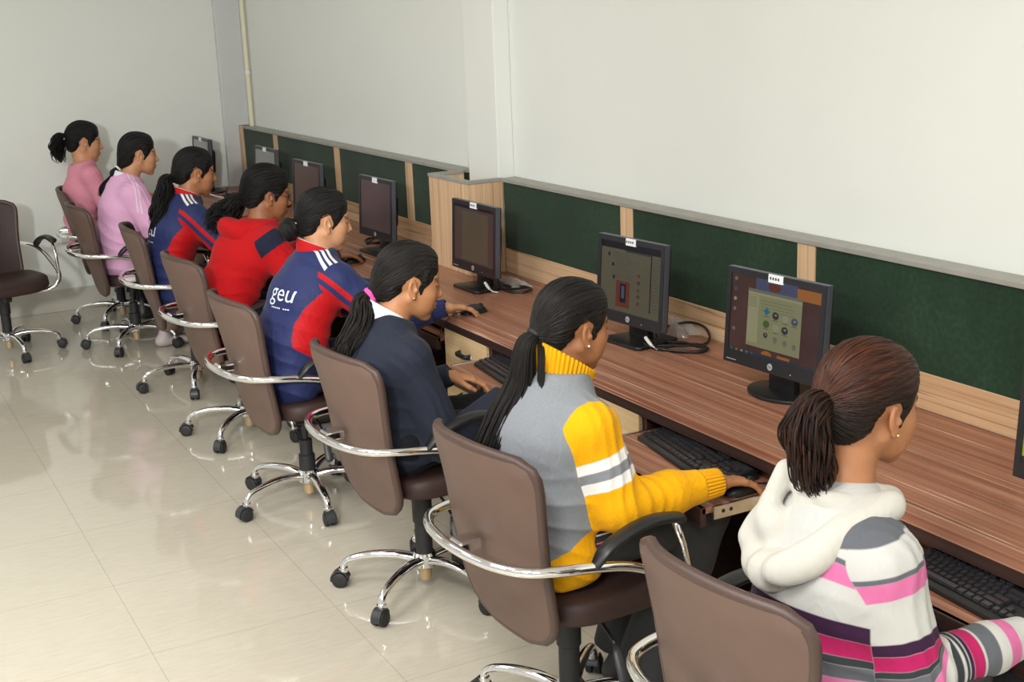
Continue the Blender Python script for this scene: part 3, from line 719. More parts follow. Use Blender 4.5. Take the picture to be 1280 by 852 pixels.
def sdf_mesh(fn, lo, hi, h, bs=8):
    lo, hi = np.array(lo, float), np.array(hi, float)
    nb = np.maximum(1, np.ceil((hi-lo)/(h*bs))).astype(int); n = nb*bs
    ax = [lo[i]+h*np.arange(n[i]) for i in range(3)]
    cx = [lo[i]+h*(bs*np.arange(nb[i])+(bs-1)/2) for i in range(3)]
    C = np.stack(np.meshgrid(*cx, indexing='ij'), -1).reshape(-1, 3).astype(f32)
    dc = fn(C); act = np.abs(dc) < h*bs*.87*1.25+.012
    G = np.repeat(np.repeat(np.repeat(np.where(dc < 0, -1, 1).astype(f32).reshape(nb), bs, 0), bs, 1), bs, 2)
    ids = np.argwhere(act.reshape(nb))
    off = np.stack(np.meshgrid(*[np.arange(bs)]*3, indexing='ij'), -1).reshape(-1, 3)
    for s in range(0, len(ids), 600):
        g = (ids[s:s+600, None, :]*bs+off[None]).reshape(-1, 3)
        P = (lo+g*h).astype(f32); G[g[:, 0], g[:, 1], g[:, 2]] = fn(P)
    S = G < 0
    cnt = np.zeros(tuple(n-1), np.uint8)
    for i in (0, 1):
        for j in (0, 1):
            for k in (0, 1): cnt += S[i:n[0]-1+i, j:n[1]-1+j, k:n[2]-1+k]
    cells = np.argwhere((cnt > 0) & (cnt < 8)); m = len(cells)
    idx = np.full(tuple(n-1), -1, np.int32); idx[cells[:, 0], cells[:, 1], cells[:, 2]] = np.arange(m)
    cr = [(i, j, k) for i in (0, 1) for j in (0, 1) for k in (0, 1)]
    val = np.stack([G[cells[:, 0]+i, cells[:, 1]+j, cells[:, 2]+k] for i, j, k in cr], 1)
    acc = np.zeros((m, 3)); w = np.zeros(m)
    for a in range(8):
        for b in range(a+1, 8):
            if sum(x != y for x, y in zip(cr[a], cr[b])) != 1: continue
            va, vb = val[:, a], val[:, b]; x = (va < 0) != (vb < 0)
            t = np.where(x, va/(va-vb+1e-12), 0)
            p = np.array(cr[a])[None]+t[:, None]*(np.array(cr[b])-np.array(cr[a]))[None]
            acc += p*x[:, None]; w += x
    V = lo+(cells+acc/w[:, None])*h
    F = []
    for axn in range(3):
        o1, o2 = [(1, 2), (2, 0), (0, 1)][axn]
        sl0 = [slice(None)]*3; sl1 = [slice(None)]*3; sl0[axn] = slice(0, n[axn]-1); sl1[axn] = slice(1, n[axn])
        ch = S[tuple(sl0)] != S[tuple(sl1)]
        e = np.argwhere(ch); ok = (e[:, o1] > 0) & (e[:, o2] > 0) & (e[:, o1] < n[o1]-1) & (e[:, o2] < n[o2]-1); e = e[ok]
        ins = S[e[:, 0], e[:, 1], e[:, 2]]
        def at(d1, d2):
            q = e.copy(); q[:, o1] -= d1; q[:, o2] -= d2; return idx[q[:, 0], q[:, 1], q[:, 2]]
        q = np.stack([at(1, 1), at(0, 1), at(0, 0), at(1, 0)], 1)
        q[~ins] = q[~ins][:, ::-1]; F.append(q)
    F = np.concatenate(F); F = F[(F >= 0).all(1)]
    return V, F
def np_mesh(name, V, F, m, parent=None, origin=(0, 0, 0), attrs=None):
    me = bpy.data.meshes.new(name); nv, nf = len(V), len(F)
    me.vertices.add(nv); me.vertices.foreach_set('co', (V-np.array(origin)).astype(f32).ravel())
    me.loops.add(nf*4); me.loops.foreach_set('vertex_index', F.astype(np.int32).ravel())
    me.polygons.add(nf); me.polygons.foreach_set('loop_start', (np.arange(nf)*4).astype(np.int32))
    me.polygons.foreach_set('use_smooth', np.ones(nf, bool)); me.update(calc_edges=True)
    for k, a in (attrs or {}).items():
        at = me.attributes.new(k, 'FLOAT', 'POINT'); at.data.foreach_set('value', np.asarray(a, f32))
    o = bpy.data.objects.new(name, me); COL.objects.link(o); me.materials.append(m)
    if parent: o.parent = parent
    return o

def rotm(yaw=0, pitch=0, roll=0):
    """columns = local x (forward), y (left), z (up); pitch > 0 looks down, yaw > 0 turns left, roll > 0 leans left ear up"""
    return np.array(Matrix.Rotation(R(yaw), 3, 'Z') @ Matrix.Rotation(R(pitch), 3, 'Y') @ Matrix.Rotation(R(roll), 3, 'X'))

# ------------------------------------------------------------------ head (local frame: x face, y left, z up, origin between the ears)
def head_sdf(L):
    y2 = np.abs(L[:, 1]); Ls = np.stack([L[:, 0], y2, L[:, 2]], 1)        # left-right symmetric copy
    d = ell(L, (-.012, 0, .038), (.094, .073, .086))
    d = smin(d, ell(L, (.034, 0, -.018), (.055, .055, .080)), .03)
    d = smin(d, ell(Ls, (.052, .036, -.024), (.030, .026, .032)), .02)     # cheekbones
    d = smin(d, cap(Ls, (-.004, .049, -.042), (.058, .013, -.092), .016, .0145), .024)   # jaw
    d = smin(d, ell(L, (.069, 0, -.094), (.017, .019, .017)), .014)        # chin
    d = smin(d, ell(Ls, (.050, .026, -.058), (.029, .024, .027)), .02)     # lower cheeks
    d = smin(d, cap(Ls, (.078, .012, .030), (.064, .046, .030), .009, .008), .014)      # brow
    d = smax(d, -ell(Ls, (.094, .031, .010), (.016, .017, .012)), .012)    # eye socket
    d = smin(d, ell(Ls, (.0705, .0315, .009), (.0135, .0155, .0115)), .004)  # lids over the eyeball
    d = smin(d, cap(L, (.084, 0, .020), (.104, 0, -.022), .0065, .0105), .012)  # nose
    d = smin(d, ell(Ls, (.091, .0125, -.028), (.012, .008, .0085)), .008)
    d = smin(d, ell(L, (.080, 0, -.058), (.014, .026, .022)), .012)        # mouth mound
    d = smin(d, ell(L, (.0915, 0, -.0525), (.0075, .021, .0055)), .004)
    d = smin(d, ell(L, (.0900, 0, -.0635), (.0085, .018, .0065)), .004)
    d = smax(d, -ell(L, (.0985, 0, -.0578), (.0075, .022, .0014)), .003)   # lip line
    # ear
    er = np.array(Matrix.Rotation(R(-8), 3, 'Y') @ Matrix.Rotation(R(0), 3, 'X'))
    ez = np.array(Matrix.Rotation(R(-15), 3, 'Z')) @ er
    e = ell(Ls, (-.008, .0765, -.004), (.0158, .0062, .0268), ez)
    e = smin(e, ell(Ls, (.000, .0745, -.031), (.0085, .0055, .0095)), .006)
    e = smax(e, -ell(Ls, (-.0045, .0842, .001), (.0098, .0078, .0172), ez), .003)
    e = smin(e, ell(Ls, (.0055, .0775, -.008), (.005, .004, .007)), .003)
    d = smin(d, e, .007)
    return d
HAIRLINE = [(.092, .074), (.080, .052), (.064, .034), (.050, .016), (.036, .000), (.027, -.019), (.021, -.025), (.018, -.010), (.016, .014), (.008, .026), (-.010, .037), (-.026, .028), (-.033, .004), (-.036, -.026), (-.044, -.056), (-.058, -.078), (-.10, -.10), (-.2, -.05), (-.2, .25), (.15, .25)]
def make_hairline(kind):
    h = list(HAIRLINE)
    if kind == 'low': h[0] = (.096, .056); h[1] = (.082, .036); h[2] = (.066, .022)
    if kind == 'cover': h[8] = (.016, .010); h[9] = (.006, .018); h[10] = (-.010, .022); h[11] = (-.022, .016); h[12] = (-.027, -.002)
    return h
def hair_sdf(L, tie, hl, vol=1.0, seed=0, part=False, amp=.0011):
    y2 = np.abs(L[:, 1]); Ls = np.stack([L[:, 0], y2, L[:, 2]], 1)
    d = ell(L, (-.015, 0, .040), (.103*vol, .0815*vol, .0955*vol))
    d = smin(d, ell(L, (-.050, 0, -.012), (.060*vol, .064*vol, .066)), .03)
    d = smin(d, ell(L, (.030, 0, .052), (.058, .066, .064)), .03)
    d = smin(d, ell(Ls, (.020, .060, .018), (.034, .018, .040)), .02)
    d = smin(d, cap(L, (tie[0]*.72, 0, tie[2]*.72+.012), (tie[0], 0, tie[2]), .046, .020), .03)
    ang, al = strand_coord(L, tie)
    pl = poly2(L[:, 0]+.0025*np.sin(L[:, 2]*160+seed), L[:, 2]+.002*np.sin(L[:, 0]*190+seed), hl)
    t = np.clip(1+pl/.045, 0, 1)                            # the hair lies flatter towards the hairline
    sk = ell(L, (-.012, 0, .038), (.094, .073, .086)); sk = smin(sk, ell(L, (.034, 0, -.022), (.056, .058, .084)), .03)
    d = smin(d+.016*t*t, sk-.0035, .006)
    d = d-amp*(1-.8*t)*(np.sin(ang*46+seed)+.7*np.sin(ang*83+1.7*seed+2)+.6*np.sin(ang*29+al*20))*np.clip(al*14, 0, 1)
    if part: d = smax(d, -(np.abs(L[:, 1]-.012)-.0016+np.clip(.02-L[:, 0], 0, 1)*3+np.clip(.09-L[:, 2], 0, 1)), .003)
    d = smax(d, pl, .004)
    return d
def strand_coord(L, tie):
    v = L-A(*tie); al = np.linalg.norm(v, axis=1)
    # angle round the front-back axis leaning up from the tie
    w = A(.92, 0, .38); u = A(0, 1, 0); t = A(-.38, 0, .92)
    return np.arctan2(v @ u, v @ t+.0001), al

# ------------------------------------------------------------------ hand (local frame of a RIGHT hand, palm down: x fingers, y thumb side, z back of the hand)
def hand_sdf(L, curl, spread=1.0, thumb=(.030, .045, -.012)):
    d = eseg(L, (-.025, 0, 0), (.010, 0, .002), (0, 1, 0), .025, .017, .029, .016)
    d = smin(d, eseg(L, (.010, .0, .002), (.072, .0, .004), (0, 1, 0), .031, .0155, .037, .0125), .012)
    spec = [(.029, .074, .086, .0090), (.0095, .079, .094, .0092), (-.010, .076, .087, .0088), (-.028, .068, .068, .0078)]
    for k, (y, x, ln, r) in enumerate(spec):
        c = curl[k] if hasattr(curl, '__len__') else curl
        p = np.array([x, y, .003]); a = c*.45+.05; sy = (.10, .02, -.06, -.14)[k]*spread
        d = smin(d, sphere(L, p, r+.002), .006)
        for i, (fr, dr) in enumerate(((.48, .93), (.29, .88), (.23, .80))):
            dirv = np.array([math.cos(a)*math.cos(sy), math.sin(sy), -math.sin(a)]); q = p+dirv*ln*fr
            d = smin(d, cap(L, p, q, r*(1, .94, .87)[i], r*dr), .0035); p = q; a += c*(.75, .6, 0)[i]
    b = np.array([.002, .020, -.004]); m = np.array([.030, .044, -.010])+np.array(thumb)*.1
    t1 = m+np.array([.026, .010, -.008]); t2 = t1+np.array([.022, -.002, -.008])
    d = smin(d, cap(L, b, m, .0150, .0115), .012); d = smin(d, cap(L, m, t1, .0110, .0098), .004); d = smin(d, cap(L, t1, t2, .0096, .0075), .004)
    return d
# ------------------------------------------------------------------ materials for people
def skin_mat(name, c):
    m = NT(name); m.set(rough=.48, spec=.35, sss=.08)
    m.b.inputs['Subsurface Radius'].default_value = (.012, .005, .003)
    v = m.coord('Object'); f = m.noise(v, 30, 3)
    b = m.ramp(f, [(.3, tuple(x*.93 for x in c[:3])+(1,)), (.7, tuple(min(1, x*1.06) for x in c[:3])+(1,))])
    lip = (c[0]*.80, c[1]*.50, c[2]*.55, 1)
    b = m.mix(m.math('MULTIPLY', m.attr('lip'), .8), b, lip)
    b = m.mix(m.math('MULTIPLY', m.attr('brow'), .88), b, (.012, .009, .008, 1))
    b = m.mix(m.math('MULTIPLY', m.attr('nail'), .75), b, (min(1, c[0]*1.15), c[1]*1.1, c[2]*1.25, 1))
    m.base(b); m.bump(m.noise(v, 900, 2), .08, .0006); return m.m
def hair_mat(name, dark, light, warm=None):
    m = NT(name); m.set(rough=.46, spec=.22)
    s = m.attr('strand'); l = m.attr('along'); cb = m.n('ShaderNodeCombineXYZ'); m.l(m.math('MULTIPLY', s, 60), cb.inputs[0]); m.l(m.math('MULTIPLY', l, 5), cb.inputs[1])
    f = m.noise(cb.outputs[0], 1.0, 4, .65, .15)
    c = m.ramp(f, [(.32, dark), (.52, tuple((a+b)/2 for a, b in zip(dark, light))), (.72, light)])
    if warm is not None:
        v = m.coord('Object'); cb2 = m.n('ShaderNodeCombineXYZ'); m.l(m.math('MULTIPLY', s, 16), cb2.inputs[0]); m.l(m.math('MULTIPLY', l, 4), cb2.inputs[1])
        f2 = m.noise(cb2.outputs[0], 1.0, 3, .6); c = m.mix(m.math('MULTIPLY', m.ramp(f2, [(.36, (.12, .12, .12, 1)), (.66, (1, 1, 1, 1))]), m.attr('sheen_tint')), c, warm)
    m.base(c)
    cb3 = m.n('ShaderNodeCombineXYZ'); m.l(m.math('MULTIPLY', s, 150), cb3.inputs[0]); m.l(m.math('MULTIPLY', l, 6), cb3.inputs[1])
    m.bump(m.noise(cb3.outputs[0], 1.0, 3, .6, .2), .55, .004); return m.m
def cloth(name, base, layers=(), rough=.85, sheen=.05, knit=900, bump=.25, mottled=0, ribs=None, fold=.5):
    """layers: (attribute, lo, hi, colour[, mask attribute, lo, hi]) painted in order over the base colour"""
    m = NT(name); m.set(rough=rough, spec=.2, sheen=sheen); v = m.coord('Object')
    c = base
    for ly in layers:
        k = m.step(m.attr(ly[0]), ly[1], ly[2])
        for i in range(4, len(ly), 3): k = m.math('MULTIPLY', k, m.step(m.attr(ly[i]), ly[i+1], ly[i+2]))
        c = m.mix(k, c, ly[3])
    f = m.noise(v, 260, 3, .7)
    if mottled:
        k = m.ramp(f, [(.3, (1-mottled,)*3+(1,)), (.7, (1+mottled,)*3+(1,))])
        o = m.n('ShaderNodeMix', data_type='RGBA', blend_type='MULTIPLY'); o.inputs[0].default_value = 1
        m.val(o.inputs[6], c); m.l(k, o.inputs[7]); c = o.outputs[2]
    m.base(c)
    n1 = m.bump(m.noise(v, knit, 2), bump, .0012)
    if ribs:
        w = m.math('SINE', m.math('MULTIPLY', m.attr(ribs[0]), ribs[1])); n1 = m.bump(w, ribs[2], .004, n1)
    if fold:
        nf = m.noise(m.coord('Object', (1, 1, .6)), 13, 2, .5, 1.1); rd = m.math('ABSOLUTE', m.math('SUBTRACT', nf, .5))
        m.bump(m.math('MULTIPLY', rd, -1), fold*.3, .05, n1)
    return m.m
WHITE = lin(236, 236, 234); NAVY = lin(34, 42, 82); NAVY2 = lin(24, 28, 58); RED = lin(182, 18, 24)
YEL = lin(240, 172, 8)
HM = {'black': hair_mat('black_hair', (.003, .003, .003, 1), (.012, .010, .010, 1)),
      'soft': hair_mat('soft_black_hair', (.004, .0035, .0035, 1), (.022, .018, .016, 1)),
      'red_sheen': hair_mat('brown_hair_red_sheen', (.005, .004, .0035, 1), (.022, .013, .010, 1), (.095, .027, .011, 1))}  # dark brown hair with a reddish sheen painted into its colour
M['eye'] = simple('eye_white', lin(176, 166, 158), .25); M['iris'] = simple('dark_iris', (.012, .007, .005, 1), .1)
M['gold'] = simple('gold_stud', (.9, .62, .25, 1), .2, 1.0); M['pearl'] = simple('pearl_stud', lin(235, 235, 240), .2, .3)
M['trouser_black'] = cloth('black_trousers', lin(24, 25, 30)); M['trouser_grey'] = cloth('charcoal_trousers', lin(54, 55, 56), mottled=.1)
M['sole'] = simple('shoe_sole', lin(60, 56, 54), .6); M['sandal'] = simple('pale_shoe', lin(190, 178, 178), .5)

def locks(name, path, radii, n, m, parent, origin, wave=.006, wfreq=3, taper=.35, r0=.0045, seed=0, flat=.6, up=(0, 1, 0), spread=1.0):
    """a tail of many hair locks following a path; radii gives the tail's half thickness along it"""
    q = np.random.default_rng(seed); P = np.array(catmull(path, 7)); k = len(P); t = np.linspace(0, 1, k)
    rad = np.interp(t, np.linspace(0, 1, len(radii)), radii)
    T = np.gradient(P, axis=0); T /= np.linalg.norm(T, axis=1)[:, None]
    u = np.array(up, float)[None]-T*(T @ np.array(up, float))[:, None]; u /= np.linalg.norm(u, axis=1)[:, None]; w = np.cross(T, u)
    V, F, S, AL, TI = [], [], [], [], []; ns = 6; base = 0
    for s in range(n):
        rr = math.sqrt((s+.5)/n); a = s*2.39996+q.uniform(-.2, .2); ph = q.uniform(0, 6.28); end = 1-taper*q.uniform(0, 1)**1.5
        kk = max(6, int(k*end)); tt = t[:kk]
        wv = wave*np.sin(tt*wfreq*6.28+ph+rr*2)*np.clip(tt*3, 0, 1); wv2 = wave*np.cos(tt*wfreq*5.1+ph*1.3)*np.clip(tt*3, 0, 1)
        fan = 1+(spread-1)*tt
        c = P[:kk]+u[:kk]*((rad[:kk]*rr*math.cos(a)*fan+wv)[:, None])+w[:kk]*((rad[:kk]*rr*math.sin(a)*fan*flat+wv2)[:, None])
        r = r0*(1.25-.4*rr)*np.clip(np.minimum(1, (1-tt/end)*5+.12), .1, 1)*np.interp(tt, [0, .1, 1], [.75, 1, .9])
        for j in range(ns):
            aj = 2*PI*j/ns; V.append(c+u[:kk]*(math.cos(aj)*r)[:, None]*1.2+w[:kk]*(math.sin(aj)*r)[:, None])
        # reorder to ring-major
        blk = np.stack(V[-ns:], 1).reshape(-1, 3); V = V[:-ns]; V.append(blk)
        S.append(np.tile(q.uniform(0, 8)+np.arange(ns)*.02, kk)); AL.append(np.repeat(tt*.5, ns)); TI.append(np.full(kk*ns, max(0, q.uniform(-.2, .8))))
        i = np.arange(kk-1)[:, None]*ns; j = np.arange(ns)[None]; j2 = (j+1) % ns
        F.append(np.stack([i+j, i+j2, i+ns+j2, i+ns+j], -1).reshape(-1, 4)+base); base += kk*ns
    o = np_mesh(name, np.concatenate(V), np.concatenate(F), m, parent, origin, {'strand': np.concatenate(S), 'along': np.concatenate(AL), 'sheen_tint': np.concatenate(TI)})
    return o

def cap_strands(fr, tie, n, hm, seed=0, r0=.0011, lift=.0012):
    """fine combed strands lying over the scalp hair, from the hairline back to the tie"""
    q = np.random.default_rng(seed); V, F = fr['hairVF']; bv = BVHTree.FromPolygons([tuple(v) for v in V], [tuple(f) for f in F])
    L = fr['toL'](V.astype(f32)); ok = np.flatnonzero((np.linalg.norm(L-A(*tie), axis=1) > .05) & (L[:, 2] > -.06)); pick = q.choice(ok, n)
    c0 = np.array([-.015, 0, .025]); K = 14; VV, FF, S, AL, TI = [], [], [], [], []; base = 0; ns = 5; tw = np.array(tie)*[.97, 1, 1]
    for s in pick:
        p = L[s].astype(float)*1.0; d0 = (p-c0)/np.linalg.norm(p-c0); d1 = (tw+q.normal(0, .006, 3)-c0); d1 /= np.linalg.norm(d1)
        om = math.acos(np.clip(d0 @ d1, -1, 1)); 
        if om < .1: continue
        pts = []; sway = q.normal(0, .012, 3); lf = lift*q.uniform(.2, 1.6)
        for k in range(K):
            t = k/(K-1)*q.uniform(.97, 1); d = (math.sin((1-t)*om)*d0+math.sin(t*om)*d1)/math.sin(om)+sway*math.sin(PI*t); d /= np.linalg.norm(d)
            o = fr['toW'](c0+d*.22); tgt = fr['toW'](c0); hit = bv.ray_cast(Vector(o), Vector(tgt-o).normalized())
            if hit[0] is None: continue
            pts.append(np.array(hit[0]+hit[1]*(lf*math.sin(PI*min(1, t+.05))-.0004)))
        if len(pts) < 5: continue
        pts = np.array(pts); kk = len(pts); T = np.gradient(pts, axis=0); T /= np.linalg.norm(T, axis=1)[:, None]+1e-9
        u = np.cross(T, pts-fr['toW'](c0)); u /= np.linalg.norm(u, axis=1)[:, None]+1e-9; w = np.cross(T, u)
        r = r0*q.uniform(.6, 1.4)*np.minimum(1, np.linspace(.15, 4, kk)); blk = []
        for j in range(ns):
            a = 2*PI*j/ns; blk.append(pts+u*(math.cos(a)*r*1.5)[:, None]+w*(math.sin(a)*r*.8)[:, None])
        VV.append(np.stack(blk, 1).reshape(-1, 3)); i = np.arange(kk-1)[:, None]*ns; j = np.arange(ns)[None]; j2 = (j+1) % ns
        FF.append(np.stack([i+j, i+j2, i+ns+j2, i+ns+j], -1).reshape(-1, 4)+base); base += kk*ns
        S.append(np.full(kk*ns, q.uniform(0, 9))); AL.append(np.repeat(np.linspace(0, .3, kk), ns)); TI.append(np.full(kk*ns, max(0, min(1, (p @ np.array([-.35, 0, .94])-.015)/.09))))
    o = np_mesh('hair_strands', np.concatenate(VV), np.concatenate(FF), HM[hm], fr['hair'], (0, 0, 0), {'strand': np.concatenate(S), 'along': np.concatenate(AL), 'sheen_tint': np.concatenate(TI)})
    o.data.transform(Matrix.Translation(-Vector(fr['org']))); o['kind'] = 'stuff'; return o

def collar(name, c0, c1, r0, r1, m, parent, origin, yaw=0, ribs=0, open_front=0, th=.004, squash=.92, fold=None, tilt=0):
    """a band standing round the neck; c0 base and c1 top centres, radii across; optional fold-down outer leaf"""
    c0, c1 = np.array(c0), np.array(c1); V = []; nu, nv = 160, 9; ra = 0
    ax = c1-c0; ax /= np.linalg.norm(ax); fx = np.array([math.cos(R(yaw)), math.sin(R(yaw)), 0]); fx -= ax*(fx @ ax); fx /= np.linalg.norm(fx); fy = np.cross(ax, fx)
    prof = [(0, r0), (.25, lerp(r0, r1, .3)), (.5, lerp(r0, r1, .55)), (.75, lerp(r0, r1, .8)), (.95, r1), (1.0, r1-th*.5), (.97, r1-th*1.2), (.6, lerp(r0, r1, .6)-th*2), (.1, r0-th*2)]
    if fold: prof = [(fold[0], fold[1])]+[(.55, lerp(fold[1], r1, .55)), (.9, r1+th), (1.0, r1), (1.0, r1-th), (.95, r1-th*1.6), (.6, lerp(r0, r1, .6)-th), (.3, r0-th), (0, r0-th)]
    L = np.linalg.norm(c1-c0); S, Al = [], []
    for i in range(nu):
        a = PI*2*i/nu; op = open_front*max(0, math.cos(a))**6
        for h, r in prof:
            rr = r*(1+(.035*math.cos(a*ribs) if ribs else 0))
            hh = h-op*(1 if h > .4 else .5)+tilt*math.cos(a)*h
            V.append(c0+ax*(hh*L)+fx*(rr*math.cos(a))+fy*(rr*math.sin(a)*squash)); S.append(a); Al.append(h)
    nv = len(prof); F = []
    for i in range(nu):
        for j in range(nv-1):
            a = i*nv+j; b = ((i+1) % nu)*nv+j; F.append((a, b, b+1, a+1))
    return np_mesh(name, np.array(V), np.array(F), m, parent, origin, {'ang': S, 'rise': Al})

def ring(name, c, axis, r, rt, m, parent, origin, wob_=.0):
    c = Vector(c); ax = Vector(axis).normalized(); u = ax.orthogonal().normalized(); w = ax.cross(u)
    pts = [c+(u*math.cos(a)+w*math.sin(a))*r*(1+wob_*math.sin(5*a))-Vector(origin) for a in [2*PI*k/24 for k in range(24)]]
    return MB().tube(pts, rt, 10, closed=True).build(name, m, parent, True)

def person(c):
    """c: the pose in world metres; returns the person object and a few frames"""
    org = np.array([c['pelvis'][0], c['pelvis'][1], 0.0]); H = rotm(*c['head_rot']); hc = np.array(c['head']); hs = c.get('hs', 1.0)
    toL = lambda P: ((P-hc.astype(f32)) @ H.astype(f32))/f32(hs); toW = lambda p: hc+H @ (np.array(p, float)*hs)
    nb = np.array(c['neck']); hd, lo_ = c.get('hh', .0028), c.get('lh', .006)
    pv, wa, chs, sh = [np.array(c[k]) for k in ('pelvis', 'waist', 'chest', 'shoulder')]
    ntop = toW((-.028, 0, -.055))
    lat = np.array([math.sin(R(-c.get('yaw', 0))), math.cos(R(c.get('yaw', 0))), 0])*1.0
    SH, EL, WR = c['sh'], c['el'], c['wr']          # right, left
    hips = [pv+lat*s*.085 for s in (-1, 1)]; KN, AN = c['kn'], c['an']
    def torso(P, g=0.0):
        w = c.get('loose', .0) if g > 0 else 0; wb = w*.5
        d = eseg(P, pv-np.array([0, 0, .02]), wa, lat, .160+g+w*.4, .105+g+w*.4, .128+g+w, .092+g+wb)
        d = smin(d, eseg(P, wa, chs, lat, .128+g+w, .092+g+wb, .148+g+w*.3, .100+g+w*.2), .05)
        d = smin(d, eseg(P, chs, sh, lat, .148+g, .100+g, .128+g, .072+g), .05)
        d = smin(d, eseg(P, sh, sh*.45+nb*.55, lat, .110+g, .066+g, .066+g*.6, .056+g*.6), .06)
        bust = (chs*.7+sh*.3)
        fwd = np.cross(lat, (sh-wa)/np.linalg.norm(sh-wa)); fwd = fwd*np.sign(fwd[0])
        for s in (-1, 1): d = smin(d, sphere(P, bust+lat*s*.062+fwd*.066, .052+g), .04)
        return d
    def arm(P, i, g=0.0, puff=0.0):
        d = cap(P, SH[i], EL[i], .049+g, .039+g+puff)
        d = smin(d, cap(P, EL[i], WR[i], .038+g+puff, .025+g), .02)
        return d
    def legs(P, g=0.0, w=0.0):
        d = None
        for i in (0, 1):
            e = cap(P, hips[i], KN[i], .082+g, .058+g); e = smin(e, cap(P, KN[i], AN[i], .054+g+w*.5, .036+g+w), .03)
            d = e if d is None else smin(d, e, .03)
        return d
    # --- body: torso, limbs, hands, neck and head
    def neck_sdf(P): return smin(cap(P, ntop, nb, .050*hs, .053), cap(P, nb, nb-(nb-sh)*.4, .055, .062), .03)
    def head_neck(P):
        d = head_sdf(toL(P))*hs
        d = smin(d, neck_sdf(P), .018)
        return smax(d, (P-nb.astype(f32)) @ ((nb-ntop)/np.linalg.norm(nb-ntop)).astype(f32)-.035, .004)
    r = .16*hs
    V1, F1 = sdf_mesh(head_neck, np.minimum(hc-r, nb-.09), np.maximum(hc+r, nb+.09), hd)
    Lh = toL(V1.astype(f32)); g_ = lambda q, s: np.exp(-(q/s)**2)
    up_l = ell(Lh, (.0915, 0, -.0525), (.0085, .023, .0065)); lw_l = ell(Lh, (.0900, 0, -.0635), (.0095, .020, .0075))
    lip = np.clip(.5-np.minimum(up_l, lw_l)/.003, 0, 1)
    Lm = np.stack([Lh[:, 0], np.abs(Lh[:, 1]), Lh[:, 2]], 1)
    brow = np.clip(.5-(cap(Lm, (.080, .014, .0285), (.064, .050, .030), .0045, .003)-.004)/.003, 0, 1)
    lash = np.clip(.5-(cap(Lm, (.0845, .018, .010), (.074, .046, .008), .0016, .0016)-.0018)/.0016, 0, 1)
    brow = np.maximum(brow, lash*.9)
    parts = [(V1, F1, lip, brow, np.zeros(len(V1)))]
    def rest(P):
        d = torso(P, -.012)
        for i in (0, 1): d = smin(d, arm(P, i, -.006), .02)
        return smin(d, legs(P, -.012), .03)
    allp = np.array([pv, wa, chs, sh, nb]+list(SH)+list(EL)+list(WR)+list(KN)+list(AN)); lo, hi = allp.min(0)-.16, allp.max(0)+.16
    V2, F2 = sdf_mesh(rest, lo, hi, .012); z = np.zeros(len(V2)); parts.append((V2, F2, z, z, z))
    for i, hk in enumerate(c['hands']):
        if hk is None: continue
        hd_dir = np.array(hk['dir'], float); hd_dir /= np.linalg.norm(hd_dir); upv = np.array(hk.get('up', (0, 0, 1)), float)
        yv = np.cross(upv, hd_dir); yv /= np.linalg.norm(yv); zv = np.cross(hd_dir, yv)
        Hm = np.stack([hd_dir, yv*(1 if i == 0 else -1), zv], 1); w0 = np.array(hk['at']) if 'at' in hk else np.array(WR[i])+hd_dir*.02; sc = hk.get('scale', .94)
        hl = lambda P: ((P-w0.astype(f32)) @ Hm.astype(f32))/f32(sc)
        a_wr = np.array(WR[i])+(np.array(EL[i])-np.array(WR[i]))*.12
        def hf(P): return smin(hand_sdf(hl(P), hk.get('curl', .5), hk.get('spread', 1))*sc, cap(P, a_wr, w0, .021, .0205), .012)
        V3, F3 = sdf_mesh(hf, np.minimum(w0, w0+hd_dir*.2)-.085, np.maximum(w0, w0+hd_dir*.2)+.085, hk.get('h', .0026)); z = np.zeros(len(V3))
        parts.append((V3, F3, z, z, z))
    V = np.concatenate([p[0] for p in parts]); offs = np.cumsum([0]+[len(p[0]) for p in parts]); F = np.concatenate([p[1]+o for p, o in zip(parts, offs)])
    body = np_mesh('person', V, F, c['skin'], None, org, {k: np.concatenate([p[i] for p in parts]) for k, i in (('lip', 2), ('brow', 3), ('nail', 4))})
    body.location = tuple(org); tag(body, c['label'], 'person', None)
    # --- eyes
    for s in (-1, 1):
        ey = MB().lathe([(.0004, -.0118)]+[(.0118*math.sin(a), -.0118*math.cos(a)) for a in [PI*k/14 for k in range(1, 14)]]+[(.0004, .0118)], 16, None, 'X')
        Tm = Matrix([list(H[0]*hs)+[0], list(H[1]*hs)+[0], list(H[2]*hs)+[0], [0, 0, 0, 1]]); Tm.translation = Vector(toW((.0730, s*.0315, .008))-org)
        ey.v = [tuple(Tm @ Vector(v)) for v in ey.v]; e = ey.build('eye', M['eye'], body, True)
        ir = MB().lathe([(.0055, .0105), (.0052, .0116), (.001, .0122)], 14, None, 'X'); ir.v = [tuple(Tm @ Vector(v)) for v in ir.v]; ir.build('iris', M['iris'], e, True)
        if c.get('stud'):
            q = toW((.001, s*.0815, -.033))-org; MB().lathe([(.0002, -.0035), (.0030, -.002), (.0036, 0), (.003, .002), (.0002, .0035)], 10, Matrix.Translation(Vector(q))).build('ear_stud', M[c['stud']], body, True)
    # --- hair
    tie = np.array(c['tie']); hl_ = make_hairline(c.get('hairline', ''))
    def hf(P):
        return hair_sdf(toL(P), tie, hl_, c.get('hvol', 1.0), c.get('seed', 1), c.get('part', False), c.get('hamp', .0011))*hs
    Vh, Fh = sdf_mesh(hf, hc-.17*hs, hc+.17*hs, c.get('hairh', hd)); an, al = strand_coord(toL(Vh.astype(f32)), tie)
